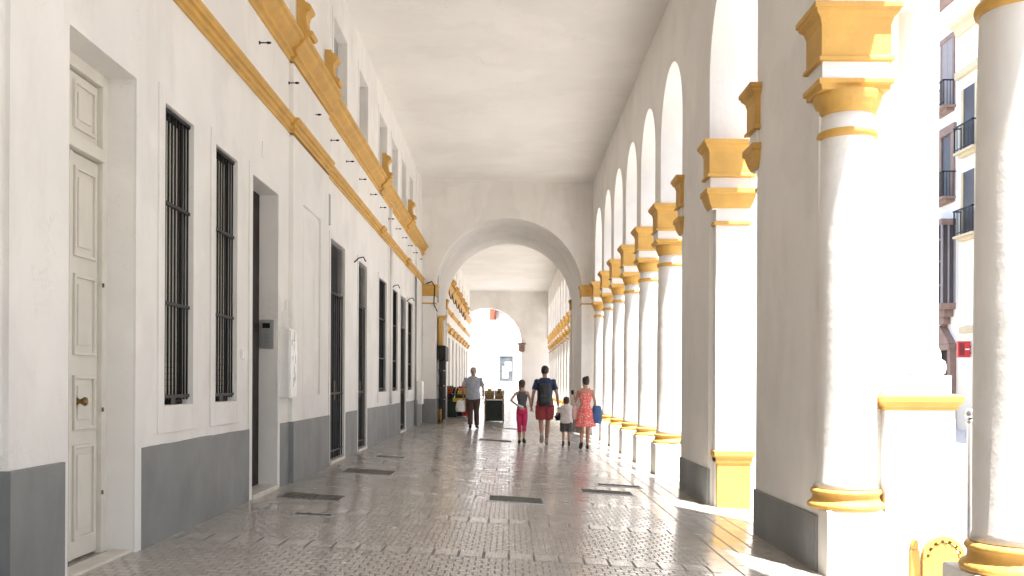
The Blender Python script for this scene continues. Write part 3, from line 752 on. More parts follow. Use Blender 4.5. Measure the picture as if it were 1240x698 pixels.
# ------------------------------------------------------------------ produce stalls
def crate(loc, wx, wy, m, label, fruit, flabel, group, rz=0, tilt=0):
    t = thing('crate', label, 'crate', loc, rz, group); t.rotation_euler = (tilt, 0, rz)
    h = .2; b = MB()
    for z in (0.02, .085, .15):
        b.box(-wx/2, wx/2, -wy/2, -wy/2+.012, z, z+.05).box(-wx/2, wx/2, wy/2-.012, wy/2, z, z+.05)
        b.box(-wx/2, -wx/2+.012, -wy/2+.012, wy/2-.012, z, z+.05).box(wx/2-.012, wx/2, -wy/2+.012, wy/2-.012, z, z+.05)
    lpart(b, 'slats', m, t)
    lpart(MB().box(-wx/2+.012, wx/2-.012, -wy/2+.012, wy/2-.012, 0, .02), 'bottom', m, t)
    pb = MB()
    for sx in (-1, 1):
        for sy in (-1, 1): pb.box(sx*(wx/2-.025)-.012, sx*(wx/2-.025)+.012, sy*(wy/2-.025)-.012, sy*(wy/2-.025)+.012, .02, .22)
    lpart(pb, 'corner_posts', m, t)
    f = MB(); r = .038
    k = 0
    for lay in range(4):
        nx, ny = int((wx-.06)/(2*r))-lay//2, int((wy-.06)/(2*r))-lay//2
        for i in range(nx):
            for j in range(ny):
                f.ball((-(nx-1)*r+i*2*r+random.uniform(-.008, .008), -(ny-1)*r+j*2*r+random.uniform(-.008, .008), .10+lay*.05+random.uniform(-.01, .012)), r*random.uniform(.85, 1.1), 7, 5)
    fo = f.build('fruit_heap', fruit); fo.location = loc; fo.rotation_euler = t.rotation_euler
    tag(fo, flabel, 'produce', None, 'stuff')
def table(loc, wx, wy, h, label, topm, legm, dark=True):
    t = thing('stall_table', label, 'table', loc)
    lpart(MB().box(-wx/2, wx/2, -wy/2, wy/2, h-.04, h), 'table_top', topm, t, .006)
    for sx in (-1, 1):
        for sy in (-1, 1):
            lpart(MB().box(sx*(wx/2-.03)-.025, sx*(wx/2-.03)+.025, sy*(wy/2-.03)-.025, sy*(wy/2-.03)+.025, 0, h-.04), 'leg', legm, t)
    if dark: lpart(MB().box(-wx/2+.06, wx/2-.06, -wy/2+.07, wy/2-.07, .03, h-.06), 'skirt', M['crate_dark'], t)
    return t
G = 'produce crates on the stalls'
x0 = -2.15
table((-2.12, 38.9, fz(-2.12)), 1.05, 1.6, .70, 'low dark stall table by the shop front, left of the walking old man', M['crate_dark'], M['crate_dark'])
zt = fz(-2.12)+.70
cr = [(-2.38, 38.42, 'fruit_red', 'red tomatoes'), (-1.86, 38.42, 'fruit_yellow', 'yellow lemons'), (-2.38, 38.9, 'fruit_red', 'dark red plums'), (-1.86, 38.9, 'fruit_orange', 'oranges'), (-2.38, 39.4, 'fruit_green', 'green peppers'), (-1.86, 39.4, 'fruit_red', 'red apples')]
rows = ['front', 'middle', 'back']
for i, (x, y, fm, nm) in enumerate(cr):
    dz = (i//2)*.10
    crate((x, y, zt+.01+dz), .48, .42, M['crate_dark'], 'dark plastic crate of %s, %s row of the low stall on the left' % (nm, rows[i//2]), M[fm], 'heap of %s in a dark crate on the left stall' % nm, G, 0, R(10))
table((-.55, 36.2, fz(-.55)), .72, .9, .84, 'wooden stall table with a dark skirt, right of the old man', M['crate_wood'], M['crate_wood'])
zt = fz(-.55)+.84
for i, (x, y, fm, nm) in enumerate([(-.73, 36.0, 'fruit_yellow', 'yellow melons'), (-.37, 36.0, 'fruit_brown', 'brown potatoes'), (-.73, 36.4, 'fruit_orange', 'ripe apricots'), (-.37, 36.4, 'fruit_green', 'green pears')]):
    crate((x, y, zt+.01+(i//2)*.06), .34, .36, M['crate_wood'], 'wooden crate of %s, %s row on the wooden stall table' % (nm, 'front' if i < 2 else 'back'), M[fm], 'heap of %s in a wooden crate on the right stall' % nm, G)
t = thing('price_card', 'blank yellow price card on the front of the low dark stall', 'price card', (-1.9, 38.06, fz(-1.9)+.60))
lpart(MB().box(-.28, .28, 0, .012, 0, .14), 'card', M['paper_yellow'], t); lpart(MB().box(-.01, .01, .012, .03, -.1, .1), 'clip', M['iron'], t)
# weighing scale dish on a hook by the stall
t = thing('stacked_crate', 'empty dark crate standing on the floor before the low stall', 'crate', (-2.3, 37.7, fz(-2.3)))
b = MB()
for z in (.02, .1, .18, .26): b.box(-.3, .3, -.2, -.185, z, z+.06).box(-.3, .3, .185, .2, z, z+.06).box(-.3, -.285, -.185, .185, z, z+.06).box(.285, .3, -.185, .185, z, z+.06)
lpart(b, 'slats', M['crate_dark'], t); lpart(MB().box(-.3, .3, -.2, .2, 0, .02), 'bottom', M['crate_dark'], t)

# ------------------------------------------------------------------ far street: white house and car
hb = thing('far_house', 'bright white house across the far street with a framed window and tiled balcony', 'house', (0, 85, ZS))
def hp(mb, name, m, parent, bevel=0): return part(mb, name, m, parent, bevel)
hp(MB().box(-14, 16, 85, 95, ZS, 13), 'wall', M['facade'], hb)
wd = hp(MB().box(-1.0, -.85, 84.9, 84.998, 1.5, 3.9).box(.25, .4, 84.9, 84.998, 1.5, 3.9).box(-.85, .25, 84.9, 84.998, 3.75, 3.9).box(-.85, .25, 84.9, 84.998, 1.5, 1.65), 'window', M['greybox'], hb)
hp(MB().box(-.85, .25, 84.95, 84.997, 1.65, 3.75), 'pane', M['blue_glass'], wd)
hp(MB().box(-.6, -.1, 84.93, 84.948, 1.9, 2.9).box(-.4, .15, 84.9, 84.925, 2.5, 3.3), 'poster', M['whitemetal'], wd)
hp(MB().box(-.9, .6, 84.2, 84.998, 6.6, 6.75).box(-.9, .6, 84.2, 84.3, 6.75, 7.6), 'balcony', M['facade_pink'], hb)
hp(MB().prism([(84.0, 7.62), (84.998, 7.95), (84.998, 8.02), (84.0, 7.69)], 'x', -1.2, .8), 'awning', M['terracotta'], hb)
hp(MB().box(-1.7, -1.2, 84.7, 84.998, 6.9, 8.2), 'chimney_breast', M['terracotta'], hb)
for x in (-7, -4, 3.5, 6.5):
    for z in (1.2, 5, 9):
        hp(MB().box(x, x+1.2, 84.9, 84.998, z, z+2.2), 'window', M['shutter'], hb)
hp(MB().box(-14, 16, 84.6, 84.998, 12.5, 12.9), 'cornice', M['facade'], hb)

def car(loc, rz, label):
    t = thing('parked_car', label, 'car', loc, rz)
    # side profile (x along, z up) swept over width with tumblehome
    lower = [(-2.0, .35), (-2.05, .6), (-1.95, .85), (-1.2, .95), (.0, .97), (1.1, .93), (1.8, .8), (2.02, .6), (2.0, .33), (1.7, .26), (-1.7, .26)]
    b = MB(); b.rings([[(x*s, y, z) for x, z in lower] for y, s in ((-.82, .97), (-.78, 1), (.78, 1), (.82, .97))])
    lpart(b, 'body', M['carwhite'], t, .04)
    roof = [(-1.75, .93), (-1.45, 1.30), (-.9, 1.44), (-.1, 1.46), (.45, 1.33), (1.15, .93)]
    b = MB(); b.rings([[(x, y*(1-.12*(z-.93)/.5), z) for x, z in roof] for y in (-.76, .76)])
    lpart(b, 'cabin', M['carglass'], t, .03)
    rt = [(-1.5, 1.27), (-.9, 1.43), (-.1, 1.45), (.42, 1.33), (.42, 1.37), (-.1, 1.495), (-.9, 1.48), (-1.5, 1.31)]
    b = MB(); b.rings([[(x, y, z) for x, z in rt] for y in (-.67, .67)])
    for s in (-1, 1):
        for (xa, xb) in ((-1.72, -1.48), (-.45, -.45), (1.12, .42)):
            b.tube([(xa, s*.765, .93), (xb, s*.685, 1.36 if xb != -1.48 else 1.3)], .03, 6)
    lpart(b, 'roof', M['carwhite'], t)
    for x in (-1.25, 1.3):
        for y in (-.80, .80):
            w_ = lpart(MB().tube([(x, y-.1, .31), (x, y+.1, .31)], .31, 20), 'wheel', M['rubber'], t)
            lpart(MB().tube([(x, y-.11, .31), (x, y+.11, .31)], .19, 16), 'rim', M['steel'], w_)
    for y in (-.6, .6):
        lpart(MB().ball((1.93, y, .66), (.1, .16, .09)), 'headlight', M['whitemetal'], t)
        lpart(MB().ball((-1.97, y, .72), (.07, .12, .12)), 'tail_light', M['red'], t)
    for s in (-1, 1): lpart(MB().ball((.62, s*.88, .98), (.08, .1, .07)), 'mirror', M['carwhite'], t)
car((-.5, 73.0, ZS), R(8), 'white parked car seen through the far archway')

# ------------------------------------------------------------------ houses across the street on the right
def balcony(parent, x, y0, y1, z, out=.55, m='iron', slab='trim_brown'):
    o = hp(MB().box(x-out, x-.002, y0, y1, z-.09, z).box(x-out*.6, x-.002, y0+.15, y1-.15, z-.22, z-.092), 'balcony', M[slab], parent)
    b = MB(); n_ = int((y1-y0)/.12)
    for i in range(n_+1):
        y = y0+.03+(y1-y0-.06)*i/n_; b.box(x-out+.02, x-out+.04, y-.01, y+.01, z, z+1)
    for i in range(4):
        for y in (y0+.03, y1-.03): b.box(x-out+.04+i*.13, x-out+.06+i*.13, y-.01, y+.01, z, z+1)
    b.box(x-out, x-out+.05, y0, y1, z+1, z+1.05); b.box(x-out, x, y0, y0+.05, z+1, z+1.05); b.box(x-out, x, y1-.05, y1, z+1, z+1.05); b.box(x-out, x-out+.04, y0, y1, z+.08, z+.11)
    hp(b, 'railing', M[m], o)
def house(y0, y1, hgt, m, trim, label, cols, floors, bal=True):
    x = 18.5
    t = thing('town_house', label, 'house', (x, (y0+y1)/2, ZS), 0, 'town houses across the street')
    hp(MB().box(x, x+9, y0+.01, y1-.01, ZS, hgt), 'wall', M[m], t)
    hp(MB().prism([(x, hgt-.7), (x-.12, hgt-.7), (x-.2, hgt-.45), (x-.4, hgt-.35), (x-.4, hgt-.15), (x, hgt)], 'y', y0+.01, y1-.01), 'cornice', M[trim], t)
    for c in cols:
        for z in floors:
            wv = hp(MB().box(x-.06, x-.002, c-.75, c-.55, z, z+2.6).box(x-.06, x-.002, c+.55, c+.75, z, z+2.6).box(x-.08, x-.002, c-.8, c+.8, z+2.6, z+2.85), 'window', M[trim], t)
            hp(MB().box(x-.03, x-.001, c-.55, c+.55, z, z+2.6), 'shutter', M['shutter'], wv)
            if bal: balcony(t, x, c-.85, c+.85, z, .45, 'iron', trim)
    return t
A = house(41.0, 52, 18.2, 'facade', 'trim_brown', 'white town house with brown stone window frames, glazed box balcony and pediment door', [45.5, 49.2], (4.9, 9.1, 12.9))
x = 18.5
for z, q in ((13.1, 16.0),):
    wv = hp(MB().box(x-.05, x-.002, 41.25, 41.42, z, q).box(x-.05, x-.002, 42.45, 42.6, z, q).box(x-.07, x-.002, 41.2, 42.65, q, q+.2), 'window', M['trim_brown'], A)
    hp(MB().box(x-.03, x-.001, 41.42, 41.92, z, q).box(x-.03, x-.001, 41.94, 42.45, z, q), 'shutter', M['shutter'], wv)
balcony(A, x, 41.15, 42.75, 13.1, .55)
wv = hp(MB().box(x-.08, x-.002, 41.2, 41.5, 9.1, 12.0).box(x-.08, x-.002, 42.4, 42.7, 9.1, 12.0).box(x-.12, x-.002, 41.1, 42.8, 12.0, 12.35), 'window', M['trim_brown'], A)
hp(MB().box(x-.03, x-.001, 41.5, 42.4, 9.1, 12.0), 'pane', M['housepane'], wv)
balcony(A, x, 41.15, 42.75, 9.3, .55)
# glazed box balcony
o = hp(MB().box(x-.62, x-.002, 41.1, 42.8, 4.6, 4.85).box(x-.4, x-.002, 41.3, 42.6, 4.3, 4.598).box(x-.3, x-.002, 41.6, 42.3, 4.0, 4.298), 'box_balcony', M['trim_brown'], A)
b = MB()
for y in (41.15, 41.55, 41.95, 42.35, 42.75): b.box(x-.6, x-.54, y-.04, y+.04, 4.85, 8.1)
for z in (5.6, 6.6, 7.5): b.box(x-.6, x-.55, 41.15, 42.75, z-.03, z+.03)
for xx in (x-.3, x-.05): b.box(xx-.03, xx+.03, 41.12, 41.18, 4.85, 8.1)
hp(b, 'glazing_bars', M['shutter'], o); hp(MB().box(x-.62, x-.002, 41.1, 42.8, 8.1, 8.35), 'top_slab', M['trim_brown'], o)
hp(MB().box(x-.53, x-.51, 41.2, 42.7, 4.85, 8.1).box(x-.5, x-.02, 41.17, 41.19, 4.85, 8.1), 'pane', M['housepane'], o)
# pediment door
o = hp(MB().box(x-.25, x-.002, 40.95+.1, 41.35, ZS, 2.9).box(x-.25, x-.002, 42.55, 42.85, ZS, 2.9).box(x-.32, x-.002, 41.03, 42.9, 2.9, 3.15).prism([(41.03, 3.16), (42.9, 3.16), (41.97, 3.95)], 'x', x-.32, x-.002).box(x-.2, x-.002, 41.85, 42.1, 3.9, 4.25), 'door_surround', M['trim_brown'], A)
hp(MB().box(x-.05, x-.001, 41.35, 42.55, ZS, 2.9), 'door', M['dark_wood'], o)
Bh = house(30, 40.99, 16.5, 'facade_cream', 'trim_yellow', 'cream town house with yellow string courses and long iron balconies beside the red sign', [32.5, 36], (3.6, 7.5, 10.9))
for z in (7.5, 10.9):
    wv = hp(MB().box(x-.06, x-.002, 39.2, 39.4, z, z+2.6).box(x-.06, x-.002, 40.4, 40.6, z, z+2.6), 'window', M['trim_yellow'], Bh)
    hp(MB().box(x-.03, x-.001, 39.4, 40.4, z, z+2.6), 'pane', M['housepane'], wv)
    balcony(Bh, x, 38.9, 40.6, z, .38, 'iron', 'trim_yellow')
hp(MB().box(x-.2, x-.002, 30.1, 40.9, 14.0, 14.3), 'string_course', M['trim_yellow'], Bh)
hp(MB().box(x-.15, x-.002, 39.3, 40.5, 3.55, 3.8), 'string_course', M['trim_yellow'], Bh)
house(52, 64, 15.5, 'facade_pink', 'trim_yellow', 'rose painted town house beyond the white one across the street', [54, 57.5, 61], (4.9, 8.6))
house(64, 82, 17, 'facade', 'trim_yellow', 'white town house farthest along the right side of the street', [67, 71, 75, 79], (4.6, 8.6, 12.4))
house(17, 30, 18, 'facade', 'trim_brown', 'white town house nearer than the cream one, seen between columns', [19, 23, 27], (4.9, 9.1, 12.9))
house(2, 17, 15, 'facade_cream', 'trim_brown', 'cream town house level with the first pier', [4.5, 9, 14], (4.9, 9.1))
house(-20, 2, 17, 'facade', 'trim_yellow', 'white town house across the street behind the viewer', [-17, -12, -7, -2], (4.9, 9.1, 12.9))
t = thing('shop_sign', 'red projecting box sign with a dark red panel on the cream house', 'sign', (18.5, 39.75, 2.85))
lpart(MB().box(-.55, -.05, -.08, .08, -.3, .35), 'sign_box', M['red'], t, .02)
lpart(MB().box(-.5, -.3, -.085, -.081, -.22, .27), 'sign_panel', M['darkred'], t); lpart(MB().box(-.27, -.1, -.088, -.081, .0, .05), 'sign_mark', M['whitemetal'], t)
lpart(MB().box(-.06, 0, -.02, .02, .1, .16).box(-.06, 0, -.02, .02, -.16, -.1), 'bracket', M['iron'], t)

# ------------------------------------------------------------------ people
def cloth(name, col, rough=.85, pat=None, pcol=None, ps=30):
    m = mat(name, col, rough, .18, 14, .35, 160)
    if pat:
        n = m.node_tree.nodes; l = m.node_tree.links; b = n['Principled BSDF']
        src = b.inputs['Base Color'].links[0].from_socket
        tc = n.new('ShaderNodeTexCoord'); v = n.new('ShaderNodeTexVoronoi'); v.inputs['Scale'].default_value = ps
        l.new(tc.outputs['Object'], v.inputs['Vector'])
        r = n.new('ShaderNodeMath'); r.operation = 'LESS_THAN'; r.inputs[1].default_value = .33; l.new(v.outputs[0], r.inputs[0])
        mx = n.new('ShaderNodeMix'); mx.data_type = 'RGBA'; l.new(r.outputs[0], mx.inputs[0]); l.new(src, mx.inputs[6]); mx.inputs[7].default_value = (*pcol, 1)
        l.new(mx.outputs[2], b.inputs['Base Color'])
    return m
K = {
 'skin': mat('skin', (.40, .22, .15), .55, .08, 8), 'skin_pale': mat('skin_fair', (.48, .28, .20), .55, .08, 8), 'skin_old': mat('skin_tanned', (.36, .20, .13), .6, .1, 8),
 'hair_dark': mat('hair_dark', (.022, .013, .009), .5, .3, 30, .5, 120), 'hair_brown': mat('hair_brown', (.05, .026, .014), .5, .3, 30, .5, 120), 'hair_grey': mat('hair_grey', (.30, .28, .26), .6, .3, 30, .5, 120),
 'lightblue': cloth('shirt_cloth', (.36, .38, .43)), 'brown': cloth('trouser_cloth', (.085, .045, .035)), 'black': mat('black_leather', (.02, .018, .018), .5, .2, 12),
 'greytop': cloth('vest_cloth', (.085, .085, .09)), 'pink': cloth('legging_cloth', (.62, .035, .13)), 'navy': cloth('tshirt_cloth', (.022, .035, .085)), 'redshorts': cloth('shorts_cloth', (.34, .05, .055), pat=1, pcol=(.22, .03, .04), ps=25),
 'pack': cloth('backpack_fabric', (.018, .02, .024), .6), 'shoe': mat('beige_suede', (.42, .36, .28), .8, .2, 20), 'white': cloth('white_cotton', (.72, .70, .68)), 'greyshort': cloth('grey_shorts_cloth', (.10, .105, .10)),
 'dress': cloth('dress_cloth', (.74, .15, .13), pat=1, pcol=(.85, .50, .45), ps=26), 'bluebag': cloth('blue_canvas', (.05, .11, .26), .6), 'redbag': mat('red_bag_plastic', (.50, .05, .03), .4, .15, 8, .5, 30),
 'whitebag': mat('white_bag_plastic', (.78, .77, .75), .35, .1, 6, .6, 25), 'pinkbag': mat('pale_pink_bag', (.72, .45, .42), .4, .1, 6, .6, 25), 'eye': mat('eye_dark', (.03, .02, .015), .1, .1, 5),
 'sole': mat('sole', (.5, .47, .42), .8, .1, 9)}
def meshed(mb, name, m, parent, voxel=.007, it=3, wrinkle=0, wf=14):
    """fuse closed overlapping shapes into ONE continuous surface"""
    o = mb.build(name+'_raw', m)
    r = o.modifiers.new('r', 'REMESH'); r.mode = 'VOXEL'; r.voxel_size = voxel
    s = o.modifiers.new('s', 'SMOOTH'); s.factor = .5; s.iterations = it
    dg = bpy.context.evaluated_depsgraph_get(); dg.update()
    me = bpy.data.meshes.new_from_object(o.evaluated_get(dg)); me.name = name
    old = o.data; bpy.data.objects.remove(o); bpy.data.meshes.remove(old)
    if wrinkle:
        nn = [v.normal.copy() for v in me.vertices]
        for v, nrm in zip(me.vertices, nn):
            p = v.co; f = noise.noise(Vector((p.x*wf, p.y*wf, p.z*wf*.55)))+.5*noise.noise(Vector((p.x*wf*2.1, p.y*wf*2.1, p.z*wf*.9+5)))
            v.co = p+nrm*f*wrinkle
    me.polygons.foreach_set('use_smooth', [True]*len(me.polygons))
    me.materials.clear(); me.materials.append(m)
    ob = bpy.data.objects.new(name, me); COL.objects.link(ob)
    if parent: ob.parent = parent
    return ob
def ell(b, rings, n=20):            # rings: (cx, cy, z, rx, ry)
    b.rings([[(cx+rx*math.cos(2*math.pi*i/n), cy+ry*math.sin(2*math.pi*i/n), z) for i in range(n)] for cx, cy, z, rx, ry in rings], True)
def limb(b, a, c, r0, rm, r1, n=12):
    a, c = Vector(a), Vector(c)
    b.tube([a, a.lerp(c, .12), a.lerp(c, .35), a.lerp(c, .7), c], [r0*.96, r0, rm, (rm+r1)/2, r1], n); b.ball(a, r0*.97, 12, 8); b.ball(c, r1, 12, 8)
def hand(b, w, dirn, inward, H, curl=.6):
    """palm + four fingers + thumb from wrist w along dirn; inward = direction the palm faces"""
    w = Vector(w); d_ = Vector(dirn).normalized(); n_ = Vector(inward); n_ = (n_-d_*n_.dot(d_)).normalized(); s_ = d_.cross(n_)
    k = H/1.75
    def quad(p, l, wd, th):
        vs = []
        return [p+s_*wd*math.cos(t)+n_*th*math.sin(t) for t in [2*math.pi*i/10 for i in range(10)]]
    b.rings([quad(w-d_*.01*k, 0, .026*k, .02*k), quad(w+d_*.03*k, 0, .036*k, .016*k), quad(w+d_*.075*k, 0, .042*k, .014*k), quad(w+d_*.095*k, 0, .038*k, .011*k)], True)
    for i, ln in enumerate((.068, .078, .072, .056)):
        p = w+d_*.085*k+s_*(-.031+.0205*i)*k; ang = 0; pts = [p]; dd = d_.copy()
        for j, q in enumerate((.45, .32, .23)):
            ang += curl*(.5, .6, .4)[j]; dd = d_*math.cos(ang)+n_*math.sin(ang); p = p+dd*ln*q*k; pts.append(p)
        b.tube(pts, [.0098*k, .0092*k, .0085*k, .0075*k], 8)
    p = w+d_*.03*k-s_*.028*k; t1 = (d_*.55-s_*.6+n_*.45).normalized()
    p2 = p+t1*.035*k; t2 = (d_*.8-s_*.2+n_*.5).normalized()
    b.tube([p, p2, p2+t2*.03*k, p2+t2*.05*k], [.014*k, .0115*k, .010*k, .008*k], 8)
def head(b, c, H, yaw=0, sc=1.0):
    """c: centre; faces +y turned by yaw"""
    k = H*sc; cs, sn = math.cos(yaw), math.sin(yaw); c = Vector(c)
    def T(x, y, z): return (c.x+(x*cs-y*sn)*k, c.y+(x*sn+y*cs)*k, c.z+z*k)
    prof = [(-.068, .018, .012, .020), (-.060, .028, .026, .016), (-.045, .035, .036, .008), (-.02, .0405, .047, .0), (.005, .0435, .052, -.003), (.03, .043, .053, -.005), (.048, .037, .046, -.006), (.060, .024, .031, -.006), (.0655, .008, .012, -.006)]
    b.rings([[T(rx*math.cos(2*math.pi*i/20), cy+ry*math.sin(2*math.pi*i/20), z) for i in range(20)] for z, rx, ry, cy in prof], True)
    b.tube([T(0, .046, .006), T(0, .055, -.006), T(0, .063, -.016), T(0, .052, -.021)], [.004*k, .006*k, .0075*k, .005*k], 8)     # nose
    b.tube([T(-.014, .046, -.034), T(0, .0505, -.033), T(.014, .046, -.034)], .004*k, 8)                                      # lips
    for s in (-1, 1):
        b.ball(T(s*.044, -.004, -.006), (.006*k, .010*k, .016*k), 10, 7)
    return T, k
def person(label, x, y, H, spec, rz=0, cat='person'):
    t = thing('person', label, cat, (x, y, fz(x)), rz)
    sk = spec['skin']; fem = spec.get('fem', False); W = spec.get('w', 1.0); child = spec.get('child', 0)
    b = MB(); h = H
    hs = spec.get('head', 1.0)
    hc = (spec.get('hx', 0)*h, .012*h, (1-.066*hs)*h)
    T, k = head(b, hc, h, spec.get('yaw', 0), hs)
    sh_z = (.803 if not child else .775)*h; hipz = .53*h; ct = .475*h
    ns = (.86 if not child else .835)*h
    b.tube([(0, -.004*h, sh_z), (0, -.002*h, ns), (hc[0], .0, hc[2]-.035*h)], [(.04*h, .036*h), .031*h, .031*h], 14)
    sx = (.094 if fem else .108)*W*h
    tors = [(0, 0, ct, .055*W, .05), (0, 0, .50*h, .086*W, .064), (0, -.006, .54*h, .090*W, .066), (0, 0, .58*h, .080*W, .057), (0, 0, .63*h, .072*W, .052), (0, 0, .69*h, .082*W, .057), (0, -.003, .75*h, .093*W, .061), (0, -.004, .79*h, .098*W, .055), (0, 0, .825*h, .075*W, .042), (0, 0, .85*h, .035, .032)]
    if fem: tors[6] = (0, .006, .75*h, .085, .062); tors[4] = (0, 0, .63*h, .062, .047)
    ell(b, [(a, c*h, z, p*h, q*h) for a, c, z, p, q in tors])
    L = spec['limbs']
    def V(p): return Vector(p)*h
    J = {}
    for s, key in ((-1, 'L'), (1, 'R')):
        hip = Vector((s*.048*h*W, 0, .50*h)); kn, an, toe = [V(p) for p in L['leg'+key]]
        limb(b, hip, kn, .050*h*W, .044*h*W, .030*h); 
        limb(b, kn, an, .030*h, .031*h, .018*h)
        fd = (toe-an); 
        b.tube([an-fd*.25+Vector((0, 0, -.012*h)), an+fd*.2+Vector((0, 0, -.01*h)), an+fd*.6, toe], [.019*h, .022*h, (.024*h, .015*h), (.018*h, .01*h)], 10)
        sho = Vector((s*sx, 0, sh_z)); el, wr, hd, inn = [V(p) for p in L['arm'+key][:4]]
        cu = L['arm'+key][4] if len(L['arm'+key]) > 4 else .6
        b.ball(sho, (.028 if not fem else .023)*h, 12, 8)
        limb(b, sho, el, (.027 if not fem else .021)*h, (.025 if not fem else .020)*h, .019*h)
        limb(b, el, wr, .020*h, .019*h, .0135*h)
        hand(b, wr, hd, inn, h, cu)
        J[key] = (hip, kn, an, toe, sho, el, wr)
    body = meshed(b, 'body', sk, t, .0065 if h > 1.3 else .0055, 2)
    for s in (-1, 1):
        eb = MB().ball(T(s*.017, .0425, .004), .0065*k, 8, 6); lpart(eb, 'eye', K['eye'], t)
    # hair
    hb_ = MB()
    for z, rx, ry, cy in spec['hair'][1]: pass
    hp_ = spec['hair'][1]
    hb_.rings([[T(rx*math.cos(2*math.pi*i/20), cy+ry*math.sin(2*math.pi*i/20), z) for i in range(20)] for z, rx, ry, cy in hp_], True)
    for (px, py, pz, r) in spec.get('bun', []): hb_.ball(T(px, py, pz), (r[0]*k, r[1]*k, r[2]*k), 12, 8)
    meshed(hb_, 'hair', spec['hair'][0], t, .006, 1, .003, 40)
    return t, J, body
def shoes(t, J, m, h, high=0):
    for key in 'LR':
        hip, kn, an, toe = J[key][:4]; fd = toe-an; b = MB()
        dn = Vector((0, 0, -1))
        u = fd.normalized()
        b.tube([an-u*.032*h+Vector((0, 0, -.014*h)), an+u*.005*h+Vector((0, 0, -.012*h)), an+fd*.5+Vector((0, 0, -.004*h)), an+fd*.85, toe+u*.012*h], [.020*h, .027*h, (.028*h, .020*h), (.027*h, .016*h), (.016*h, .010*h)], 12)
        if high: b.tube([an+Vector((0, 0, -.01*h)), an+(kn-an)*high], .024*h, 10)
        meshed(b, 'shoe', m, t, .006, 2)
def top(t, J, m, h, W=1, sleeve=.55, z0=.49, fem=False, e=.010, strap=False, wr=.009, loose=1.0):
    b = MB()
    if strap:
        R_ = [(z0, .094, .070), (.56, .088, .065), (.63, .072, .058), (.69, .088, .064), (.75, .098, .070), (.79, .088, .060), (.82, .066, .05)]
    else:
        R_ = [(z0, .098*loose, .073*loose), (.54, .099*loose, .075*loose), (.60, .091*loose, .068*loose), (.66, .092*loose, .067), (.73, .103, .071), (.79, .108, .064), (.825, .085, .052), (.85, .048, .044)]
    ell(b, [(0, -.003*h, z*h, (a+.0)*W*h, c*h) for z, a, c in R_])
    if sleeve:
        for key in 'LR':
            sho, el = J[key][4], J[key][5]; q = sho.lerp(el, sleeve)
            b.tube([sho, sho.lerp(el, sleeve*.5), q], [.0255*h, .0325*h, .035*h], 14); b.ball(sho-Vector((sho.x*.03, 0, .000*h)), .0335*h, 12, 8)
    return meshed(b, 'top', m, t, .007, 3, wr, 12)
def legs(t, J, m, h, name, upto, W=1, r=(.060, .052), z1=.565, wr=.007, tight=False):
    """upto: 0..1 thigh, 1..2 shin"""
    b = MB()
    g = 1.0 if not tight else .88
    ell(b, [(0, 0, .455*h, .060*W*h*g, .055*h*g), (0, -.002*h, .50*h, .095*W*h*g, .073*h*g), (0, -.004*h, .54*h, .097*W*h*g, .073*h*g), (0, 0, z1*h, .088*W*h*g, .065*h*g)])
    for key in 'LR':
        hip, kn, an = J[key][:3]
        if upto <= 1:
            q = hip.lerp(kn, upto); b.tube([hip, hip.lerp(kn, upto*.5), q], [r[0]*W*h, (r[0]+r[1])/2*W*h, r[1]*h], 16)
        else:
            q = kn.lerp(an, upto-1)
            b.tube([hip, hip.lerp(kn, .5), kn, kn.lerp(q, .5), q], [r[0]*W*h, (r[0]*.5+r[1]*.5)*h, r[1]*.80*h, r[1]*.78*h, r[1]*.74*h if not tight else r[1]*.62*h], 16)
    return meshed(b, name, m, t, .007, 3, wr, 13)
HAIR_SHORT = [(-.035, .030, .020, -.030), (-.02, .042, .036, -.020), (.0, .0465, .045, -.013), (.025, .047, .051, -.010), (.045, .043, .051, -.008), (.060, .033, .040, -.006), (.070, .016, .022, -.006)]
HAIR_BALD = [(-.03, .028, .018, -.036), (-.012, .0445, .034, -.024), (.008, .0455, .036, -.024), (.022, .044, .038, -.020), (.034, .036, .034, -.018), (.046, .02, .022, -.02)]
HAIR_WOMAN = [(-.04, .030, .022, -.028), (-.02, .044, .040, -.018), (.0, .049, .050, -.010), (.025, .050, .054, -.009), (.048, .046, .054, -.008), (.064, .035, .042, -.006), (.076, .016, .022, -.006)]
dn = (0, 0, -1)
# old man
t, J, _ = person('elderly man from behind in a pale blue-grey shirt and brown trousers, carrying bags', -1.09, 29.7, 1.84,
  dict(skin=K['skin_old'], w=1.16, hair=(K['hair_grey'], HAIR_BALD), yaw=.05, limbs=dict(
    legL=((-.045, .02, .275), (-.040, -.06, .06), (-.052, .015, .015)), legR=((.050, .055, .28), (.056, .08, .045), (.072, .165, .014)),
    armL=((-.165, -.01, .645), (-.165, .05, .515), dn, (1, 0, 0), 1.1), armR=((.165, -.01, .645), (.160, .06, .52), dn, (-1, 0, 0), .7))), R(-3))
top(t, J, K['lightblue'], 1.84, 1.16, .72, .475, loose=1.06); legs(t, J, K['brown'], 1.84, 'trousers', 1.94, 1.12, (.062, .054)); shoes(t, J, K['black'], 1.84)
oldman = t
